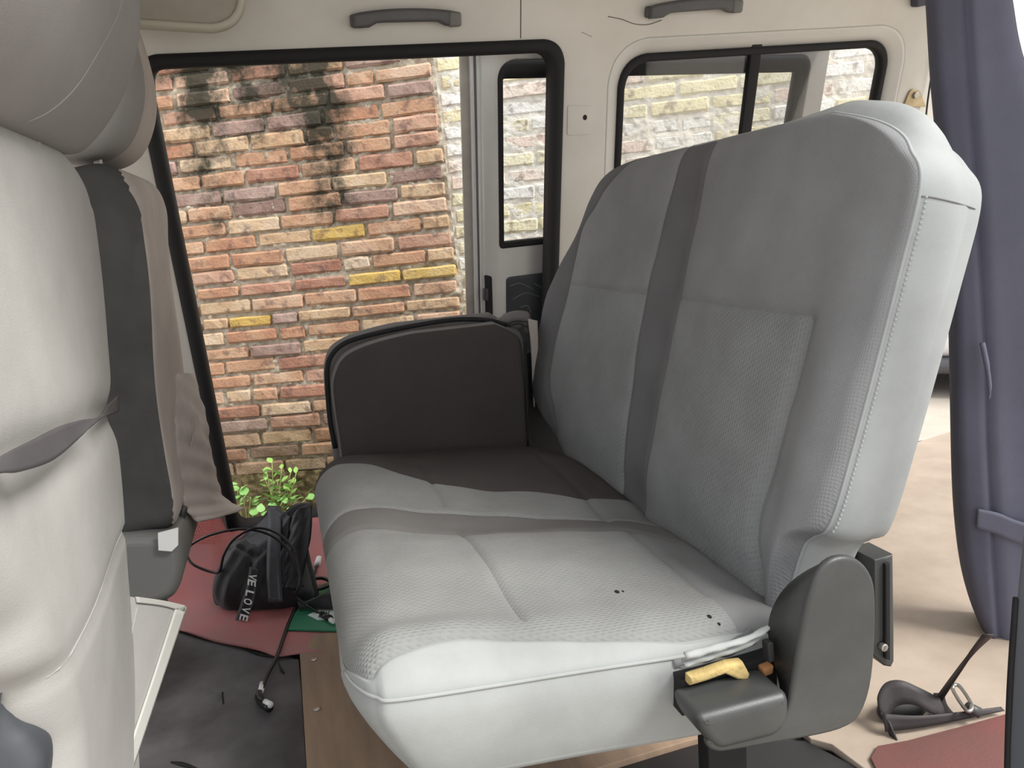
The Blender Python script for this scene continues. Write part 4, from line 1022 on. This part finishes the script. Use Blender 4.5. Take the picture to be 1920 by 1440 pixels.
# ------------------------------------------------------------------ seat belt on the rear floor
sb = thing('seat_belt', 'loose dark seat belt webbing with a steel tongue on the beige board', 'belt', tuple(onZ(1740, 1350, .012)))
def gz(x, y, z=.03): return onZ(x, y, z)
sheet('webbing', [gz(x, y, z) for x, y, z in ((1660, 1372, .022), (1720, 1365, .022), (1800, 1350, .022), (1884, 1333, .022))], [gz(x, y, z) for x, y, z in ((1655, 1338, .05), (1720, 1342, .045), (1800, 1335, .035), (1876, 1325, .028))], M['belt'], sb, .002, nv=3)
loop = [gz(1760, 1326, .03), gz(1725, 1308, .06), gz(1690, 1293, .075), gz(1660, 1298, .07), gz(1645, 1325, .05), gz(1650, 1350, .03), gz(1668, 1372, .02)]
loop2 = [p + np.array([.004, -.02, -.018]) for p in loop]
sheet('webbing_loop', [p+np.array([0, 0, .018]) for p in loop], loop2, M['belt'], sb, .003, nv=3)
disc = [gz(1655, 1345, .035), gz(1700, 1305, .035), gz(1735, 1310, .035), gz(1752, 1330, .03), gz(1700, 1350, .025)]
ctr = gz(1695, 1325, .03)
fr = Frame(ctr, (1, 0, 0), (0, .75, .66))
plate('retractor_cap', fr, [[(.052*math.cos(a), .026*math.sin(a)) for a in np.linspace(0, 6.283, 25)[:-1]]], .0, -.012, .004, M['black'], sb)
sheet('webbing_strand', [gz(1752, 1310, .03), gz(1790, 1260, .13), gz(1818, 1222, .22), gz(1842, 1190, .30)], [gz(1766, 1316, .03), gz(1796, 1268, .13), gz(1828, 1224, .22), gz(1864, 1190, .30)], M['belt'], sb, .002, nv=2)
sheet('webbing_strand', [gz(1750, 1300, .03), gz(1754, 1322, .028), gz(1760, 1340, .026)], [gz(1770, 1300, .03), gz(1776, 1322, .028), gz(1790, 1340, .026)], M['belt'], sb, .002, nv=2)
ring = [(1786, 1292), (1798, 1286), (1822, 1322), (1812, 1332)]
rp_ = [gz(x, y, .05) for x, y in ring]; cc = sum(rp_)/4
tube('belt_tongue', [*spl(rp_, 4, True), rp_[0]], .0035, M['steel'], sb, seg=6)
tube('tongue_base', [gz(1814, 1326, .045), gz(1835, 1336, .035)], .010, M['plastic'], sb)

# ------------------------------------------------------------------ slate blue seat at right edge
rs = thing('rear_seat', 'tall slate blue covered rear seat folded up at the right edge', 'seat', (1.35, 1.15, .0))
QF = Frame((1.28, 1.16, 0), (.74, -.67, 0), (0, 0, 1))
def Q2(px, py): return QF.uv(px, py)
lq = [Q2(x, y) for x, y in ((1862, 1222), (1832, 1155), (1812, 1085), (1800, 1000), (1794, 900), (1790, 700), (1785, 500), (1768, 300), (1754, 150), (1745, 0), (1738, -120))]
LQ = pls(*[(q[1], q[0]) for q in lq])
vb, vt = lq[0][1], lq[-1][1]
cQ = pls(*[(Q2(x, y)[1], Q2(x, y)[0]) for x, y in ((1880, 1230), (1868, 1080), (1856, 850), (1852, 700), (1842, 500), (1830, 300), (1820, 150), (1812, 0), (1808, -120))])
rQ = pls(*[(Q2(x, y)[1], Q2(x, y)[0]) for x, y in ((2060, 1235), (2070, 1000), (2050, 600), (1990, 300), (1922, 110), (1900, 0), (1885, -120))])
pad(QF, [LQ, cQ, rQ], [24, 30], [vb, (vb+vt)/2, vt], [40, 40], .11, {(0, None): ('seat_back_edge', M['navy']), (1, None): ('seat_back', M['navy2'])}, rs, r=(.02, .03, .05, .03), H=.018, Hb=.02,
    bulge=lambda U, V: .006*np.sin(V*9)*np.exp(-((U-.05)/.1)**2)+.003*np.sin(U*40+V*5), seams=(('c', cQ, .01, .008),), bandpart=('seat_rear', M['navy']))
sheet('cover_strap', [QF.p(*Q2(x, y), .012) for x, y in ((1832, 950), (1870, 958), (1915, 975), (2040, 1005))], [QF.p(*Q2(x, y), .012) for x, y in ((1830, 985), (1870, 998), (1910, 1015), (2040, 1050))], M['navy2'], rs, .004)
tube('loose_thread', [QF.p(*Q2(x, y), .018) for x, y in ((1840, 640), (1850, 690), (1854, 730), (1852, 745))], [.005, .004, .002, .001], M['navy2'], rs, smoothn=4)
box('seat_leg', QF, Q2(1905, 1200)[0], Q2(1960, 1200)[0], 0.015, vb+.05, -.03, -.08, M['navy'], rs)
sheet('lower_cover', [QF.p(*Q2(x, y), -.02) for x, y in ((1845, 1175), (1868, 1245), (1890, 1330), (1893, 1400))], [QF.p(*Q2(x, y), -.02) for x, y in ((1975, 1175), (1975, 1245), (1975, 1330), (1975, 1400))], M['navy2'], rs, .01)
# near door frame edge, bottom right
ED = Frame((0, .66, 0), (1, 0, 0), (0, 0, 1))
ed = plate('trim_5', ED, [[ED.uv(x, y) for x, y in ((1962, 60), (1940, 500), (1915, 980), (1903, 1100), (1893, 1250), (1887, 1380), (1884, 1520), (1960, 1520), (1990, 980), (2015, 500), (2030, 60))]], .05, 0, .008, mat('slate_door_edge', (.12, .13, .15), .45))
props(ed, 'dark slate door frame edge at the lower right', None, None, 'structure')
tube('edge_seal', [ED.p(*ED.uv(x, y), .002) for x, y in ((1903, 1120), (1893, 1260), (1888, 1380), (1885, 1520))], .004, M['rubber'], ed, smoothn=3)

# ------------------------------------------------------------------ bag, cords, green card
bag = thing('tote_bag', 'black nylon bag slumped on the red mat with a webbing handle and printed ribbon', 'bag', tuple(onZ(470, 1150, .012)))
c_b = onZ(470, 1146, .012)
KFb = Frame(c_b + np.array([0, -.03, 0]), (math.cos(.3), -math.sin(.3), 0), (.1, .62, .78))
def K2(px, py, w=0): return KFb.uv(px, py, w)
def colfn(pix): 
    q = sorted([(K2(x, y)[1], K2(x, y)[0]) for x, y in pix]); return pls(*q)
Lk = colfn(((440, 1148), (405, 1135), (392, 1110), (394, 1085), (410, 1045), (420, 1020), (438, 1005), (470, 998)))
Rk = colfn(((520, 1149), (560, 1132), (580, 1112), (576, 1085), (566, 1045), (560, 1020), (548, 1004), (535, 996)))
v0 = max(Lk and K2(440, 1148)[1], K2(520, 1149)[1]); v1 = min(K2(470, 998)[1], K2(535, 996)[1])
def bagb(U, V):
    return .028*np.sin(np.clip((V-v0)/(v1-v0), 0, 1)*math.pi) + .007*np.sin(U*70+V*25)*np.sin(V*40-U*20) + .004*np.sin(U*130-V*60)
pad(KFb, [Lk, lambda v: .5*(Lk(v)+Rk(v)), Rk], [30, 30], [v0, (v0+v1)/2, v1], [24, 24], .09, {None: ('bag_body', M['black'])}, bag, r=.05, H=.04, Hb=.03, bulge=bagb,
    seams=(('p', [K2(420, 1030), K2(452, 1030), K2(470, 1040), K2(488, 1050), K2(512, 1020)], .010, .006), ('p', [K2(475, 1040), K2(470, 1130)], .006, .008)), bandpart=('bag_rear', M['black']), bandbulge=.01)
# open mouth of the bag rising against the sill
AFr = [KFb.p(*K2(x, y, -.05), -.05) for x, y in ((470, 1010), (505, 955), (540, 948), (584, 944))]
m_l = [KFb.p(*K2(x, y, .0), .0) for x, y in ((585, 943), (583, 1000), (572, 1060), (560, 1110))]
m_m = [KFb.p(*K2(x, y, .02), .02) for x, y in ((545, 970), (540, 1010), (530, 1060), (520, 1110))]
m_r = [KFb.p(*K2(x, y, -.02), -.02) for x, y in ((508, 950), (480, 985), (450, 1010), (430, 1040))]
sheet('bag_mouth', m_l, m_m, M['black2'], bag, .003, nv=10, crown=.02, cd_=(0, -.7, .7), wob=.004, freq=90)
sheet('bag_mouth', m_m, m_r, M['black2'], bag, .003, nv=12, crown=.012, cd_=(0, -.7, .7), wob=.004, freq=90)
hs = [KFb.p(*K2(x, y, w_), w_) for x, y, w_ in ((502, 948, .0), (502, 1000, .03), (500, 1060, .045), (503, 1130, .04))]
hs2 = [KFb.p(*K2(x, y, w_), w_) for x, y, w_ in ((528, 950, .0), (527, 1000, .03), (526, 1060, .045), (530, 1128, .04))]
sheet('bag_handle', hs, hs2, mat('webbing_sheen', (.06, .06, .07), .4, .2, 60), bag, .003, nv=3)
hs = [KFb.p(*K2(x, y, -.02), -.02) for x, y in ((528, 968), (545, 950), (565, 943), (584, 944))]
hs2 = [KFb.p(*K2(x, y, -.02), -.02) for x, y in ((535, 990), (548, 968), (565, 955), (583, 952))]
sheet('bag_handle', hs, hs2, M['black2'], bag, .003, nv=3)
# printed ribbon: LOVE
rb1 = [KFb.p(*K2(x, y, w_), w_) for x, y, w_ in ((468, 1062, .044), (462, 1100, .046), (452, 1130, .04), (438, 1172, .022))]
rb2 = [KFb.p(*K2(x, y, w_), w_) for x, y, w_ in ((486, 1068, .044), (482, 1102, .046), (474, 1135, .04), (457, 1178, .022))]
rib = sheet('printed_ribbon', rb1, rb2, mat('ribbon_black', (.02, .02, .022), .45), bag, .0015, nv=3)
def letter(ch, corners, w_, parent):         # corners: origin, direction of reading end, top side (photo points on the ribbon)
    cu = bpy.data.curves.new('letter', 'FONT'); cu.body = ch; cu.size = 1; cu.extrude = .01; cu.offset = .02
    o = bpy.data.objects.new('tmp', cu); COL.objects.link(o); dg = bpy.context.evaluated_depsgraph_get()
    me = bpy.data.meshes.new_from_object(o.evaluated_get(dg)); bpy.data.objects.remove(o); bpy.data.curves.remove(cu)
    xs = [v.co.x for v in me.vertices]; ys = [v.co.y for v in me.vertices]; x0, x1, y0, y1 = min(xs), max(xs), min(ys), max(ys)
    A_, B_, C_ = [KFb.p(*K2(*q, w_), w_) for q in corners]
    nn = KFb.W
    for v in me.vertices:
        a = (v.co.x-x0)/(x1-x0); b = (v.co.y-y0)/(y1-y0)
        v.co = Vector(A_ + (B_-A_)*a + (C_-A_)*b + nn*(.0025 + v.co.z*.05))
    link('printed_letter', me, M['white'], parent, False)
# reading runs down the ribbon; letter feet towards the left edge
for ch, y, ww in (('L', 1107, .05), ('O', 1122, .0485), ('V', 1138, .043), ('E', 1152, .037), ('E', 1087, .0505), ('V', 1076, .0500)):
    t = (y-1062)/(1172-1062); xl = 466 - 22*t**1.5; sk = 2*t
    Lh = 11; dx = -3.5*t
    letter(ch, ((xl+2, y-1), (xl+2+dx, y-1+Lh), (xl+17, y+3)), ww, rib)

cable_pts = [(568, 1100), (556, 1060), (535, 1025), (500, 1000), (450, 992), (395, 1003), (358, 1022), (350, 1038), (362, 1058), (395, 1072), (412, 1070), (420, 1040), (440, 1010), (480, 990), (520, 1000), (550, 1030), (562, 1070), (560, 1100), (554, 1118), (572, 1132), (595, 1148), (612, 1158)]
dep = [.055, .06, .06, .07, .07, .055, .03, .02, .02, .02, .03, .06, .075, .085, .085, .085, .08, .07, .05, .03, .03, .03]
cb_ = thing('usb_cable', 'thin black cable looped over the bag with white metal plugs', 'cable', tuple(onZ(565, 1125, .02)))
def bagpt(x, y, h): 
    q = KFb.p(*K2(x, y, h), h); 
    if q[2] < .018: q = onZ(x, y, .018)
    return q
tube('cord', [bagpt(x, y, h) for (x, y), h in zip(cable_pts, dep)], .0036, M['cable'], cb_, smoothn=6, seg=7)
tube('plug', [onZ(603, 1152, .03), onZ(620, 1160, .03)], .008, M['cable'], cb_)
tube('plug_tip', [onZ(619, 1162, .03), onZ(626, 1166, .03)], .006, M['white'], cb_)
c2 = thing('charging_cord', 'long stiff black cord with white tips lying across the mat and card', 'cable', tuple(onZ(520, 1250, .012)))
cp = [onZ(598, 1050, .04), onZ(585, 1090, .035), onZ(555, 1150, .03), onZ(528, 1215, .02), onZ(506, 1275, .018), onZ(490, 1290, .018)]
tube('cord', [onZ(x, y, .022) for x, y in ((597, 1056), (580, 1092), (560, 1128), (540, 1172), (520, 1228), (500, 1268), (491, 1292))], .0045, M['cable'], c2, smoothn=5)
tube('elbow_plug', [onZ(x, y, .020) for x, y in ((489, 1290), (485, 1304), (490, 1316), (506, 1328))], [.006, .008, .009, .009], M['cable'], c2, smoothn=4)
tube('plug_collar', [onZ(492, 1282, .021), onZ(489, 1296, .021)], .0065, M['white'], c2)
tube('plug_tip', [onZ(497, 1316, .026), onZ(508, 1322, .026)], .0065, M['white'], c2)
tube('plug_tip', [onZ(594, 1062, .024), onZ(599, 1047, .03)], .010, M['white'], c2)
tube('plug_cap', [onZ(599, 1048, .03), onZ(602, 1038, .03)], .008, M['cable'], c2)
gc = thing('green_folder', 'green card folder with a white label peeking out beside the bench', 'folder', tuple(onZ(600, 1160, .012)))
GFr = Frame((0, 0, .020), (1, 0, 0), (0, 1, 0))
plate('folder_cover', GFr, [[(p[0], p[1]) for p in (onZ(x, y, .02) for x, y in ((533, 1181), (560, 1140), (600, 1100), (640, 1080), (720, 1080), (720, 1178), (640, 1183)))]], .002, -.003, .001, M['green'], gc)
plate('white_label', GFr, [[(p[0], p[1]) for p in (onZ(x, y, .0235) for x, y in ((577, 1153), (608, 1138), (660, 1142), (660, 1160), (595, 1162)))]], .004, .002, .0005, mat('grey_white_paper', (.6, .66, .64), .6), gc)
for i in range(4):
    x = 602+i*5
    tube('label_bar', [onZ(x, 1146, .025), onZ(x-5, 1158, .025)], .0012, M['green'], gc, seg=4)
bk = thing('cable_pouch', 'small black pouch tucked behind the green folder', 'pouch', tuple(onZ(600, 1115, .02)))
sheet('pouch_body', [onZ(x, y, z) for x, y, z in ((560, 1130, .03), (585, 1124, .05), (612, 1112, .06), (660, 1100, .05))], [onZ(x, y, z) for x, y, z in ((562, 1142, .026), (590, 1140, .026), (625, 1142, .026), (660, 1140, .026))], M['black'], bk, .01, nv=4)
tube('pouch_loop', [onZ(x, y, .035) for x, y in ((564, 1100), (580, 1088), (604, 1084), (620, 1092), (608, 1102), (580, 1106), (562, 1104))], .005, M['cable'], bk, smoothn=5)

# ------------------------------------------------------------------ plants by the wall
def leaf_mesh(broad, seed):
    r = random.Random(seed); n = 7; V = []; Fc = []
    for i in range(n+1):
        t = i/n; wd = math.sin(math.pi*min(.999, t**(.75 if broad else .9)))*(.42 if broad else .26)
        droop = -.22*t*t
        V += [(-wd, t, droop+.10*wd), (0, t, droop-.02), (wd, t, droop+.10*wd)]
    for i in range(n):
        a = i*3; Fc += [(a, a+1, a+4, a+3), (a+1, a+2, a+5, a+4)]
    me = bpy.data.meshes.new('leaf'); me.from_pydata(V, [], Fc); me.polygons.foreach_set('use_smooth', [True]*len(me.polygons)); return me
def leafmat(name, c, c2):
    m = mat(name, c, .5, .3, 30, 0, col2=c2); b = m.node_tree.nodes['Principled BSDF']; b.inputs['Subsurface Weight'].default_value = 0
    b.inputs['Transmission Weight'].default_value = 0
    return m
LM = [leaf_mesh(False, 1), leaf_mesh(True, 2)]
LM[0].materials.append(leafmat('pale_leaf', (.36, .58, .16), (.24, .46, .10))); LM[1].materials.append(leafmat('broad_leaf', (.34, .60, .20), (.22, .46, .12)))
STM = mat('plant_stem', (.30, .34, .12), .7)
def plant(label, base_px, tips, broad, size, wdist):
    fr = Frame(BW.p(0, 0, wdist), BW.U, BW.V)
    b = fr.p(*fr.uv(*base_px))
    t = thing('wall_weed', label, 'plant', (b[0], b[1], GZ), None)
    b0 = np.array([b[0], b[1]+.02, GZ])
    for tip in tips:
        q = fr.p(*fr.uv(*tip)) + np.array([0, random.uniform(-.05, .03), 0])
        tube('stem', [b0, b*.7+q*.3+np.array([random.uniform(-.02, .02), 0, 0]), q], .0022, STM, t, smoothn=4, seg=5)
        for k in range(5 if not broad else 3):
            o = bpy.data.objects.new('leaf', LM[1 if broad else 0]); COL.objects.link(o); o.parent = t
            c = q*(1-.10*k) + b*(.10*k) if not broad else q + np.array([random.uniform(-.025, .025), random.uniform(-.03, .03), random.uniform(-.02, .02)])
            s = size*random.uniform(.75, 1.2); ang = k*2.4 + random.uniform(-.4, .4)
            o.location = Vector(c) - wloc(t); o.rotation_euler = (random.uniform(.2, 1.0), random.uniform(-.4, .4), ang); o.scale = (s, s, s)
plant('tall young weed with small oval leaves against the mossy wall foot', (525, 1000), ((510, 870), (528, 880), (545, 890), (500, 885), (552, 905), (520, 905), (498, 900), (540, 920), (510, 925), (555, 885)), False, .042, .10)
plant('low clump of broad pale green leaves just outside the door sill', (455, 1010), ((430, 938), (440, 950), (455, 925), (470, 930), (485, 945), (450, 965), (470, 970), (490, 975), (437, 980), (460, 990), (480, 992), (500, 960), (445, 912)), True, .048, .22)
plant('sprawling leafy weed low behind the black bag', (500, 1010), ((500, 985), (515, 960), (530, 940), (490, 1000), (545, 950), (560, 940), (575, 935)), True, .04, .16)

# ------------------------------------------------------------------ far outside at right: a pale car beyond the tailgate
car = thing('parked_car', 'white car glimpsed far off between the bench and the slate seat', 'car', (4.75, 4.55, GZ))
CFm = Frame((4.75, 4.55, GZ), (.70, -.71, 0), (0, 0, 1))
cm = mat('white_car_paint', (.8, .8, .84), .3); cdm = mat('car_trim', (.08, .08, .09), .4)
bodyp = rpoly([(-2.1, .26), (2.1, .26), (2.15, .9), (1.6, 1.0), (1.0, 1.45), (-1.5, 1.5), (-2.1, 1.0)], .15, 5)
plate('body', CFm, [bodyp], .8, -.8, .12, cm, car, res=4)
plate('bumper', CFm, [rpoly([(-2.05, .16), (2.05, .16), (2.1, .27), (-2.1, .27)], .05, 4)], .82, -.82, .05, cdm, car)
plate('side_window', CFm, [rpoly([(-1.4, 1.02), (1.2, 1.02), (.85, 1.38), (-1.35, 1.42)], .08, 4)], .815, .79, .005, cdm, car)
for x in (-1.3, 1.35):
    for s in (.66, -.8):
        plate('wheel', CFm, [[(x+.31*math.cos(a), .31+.31*math.sin(a)) for a in np.linspace(0, 6.283, 25)[:-1]]], s+.16, s, .03, M['rubber'], car)
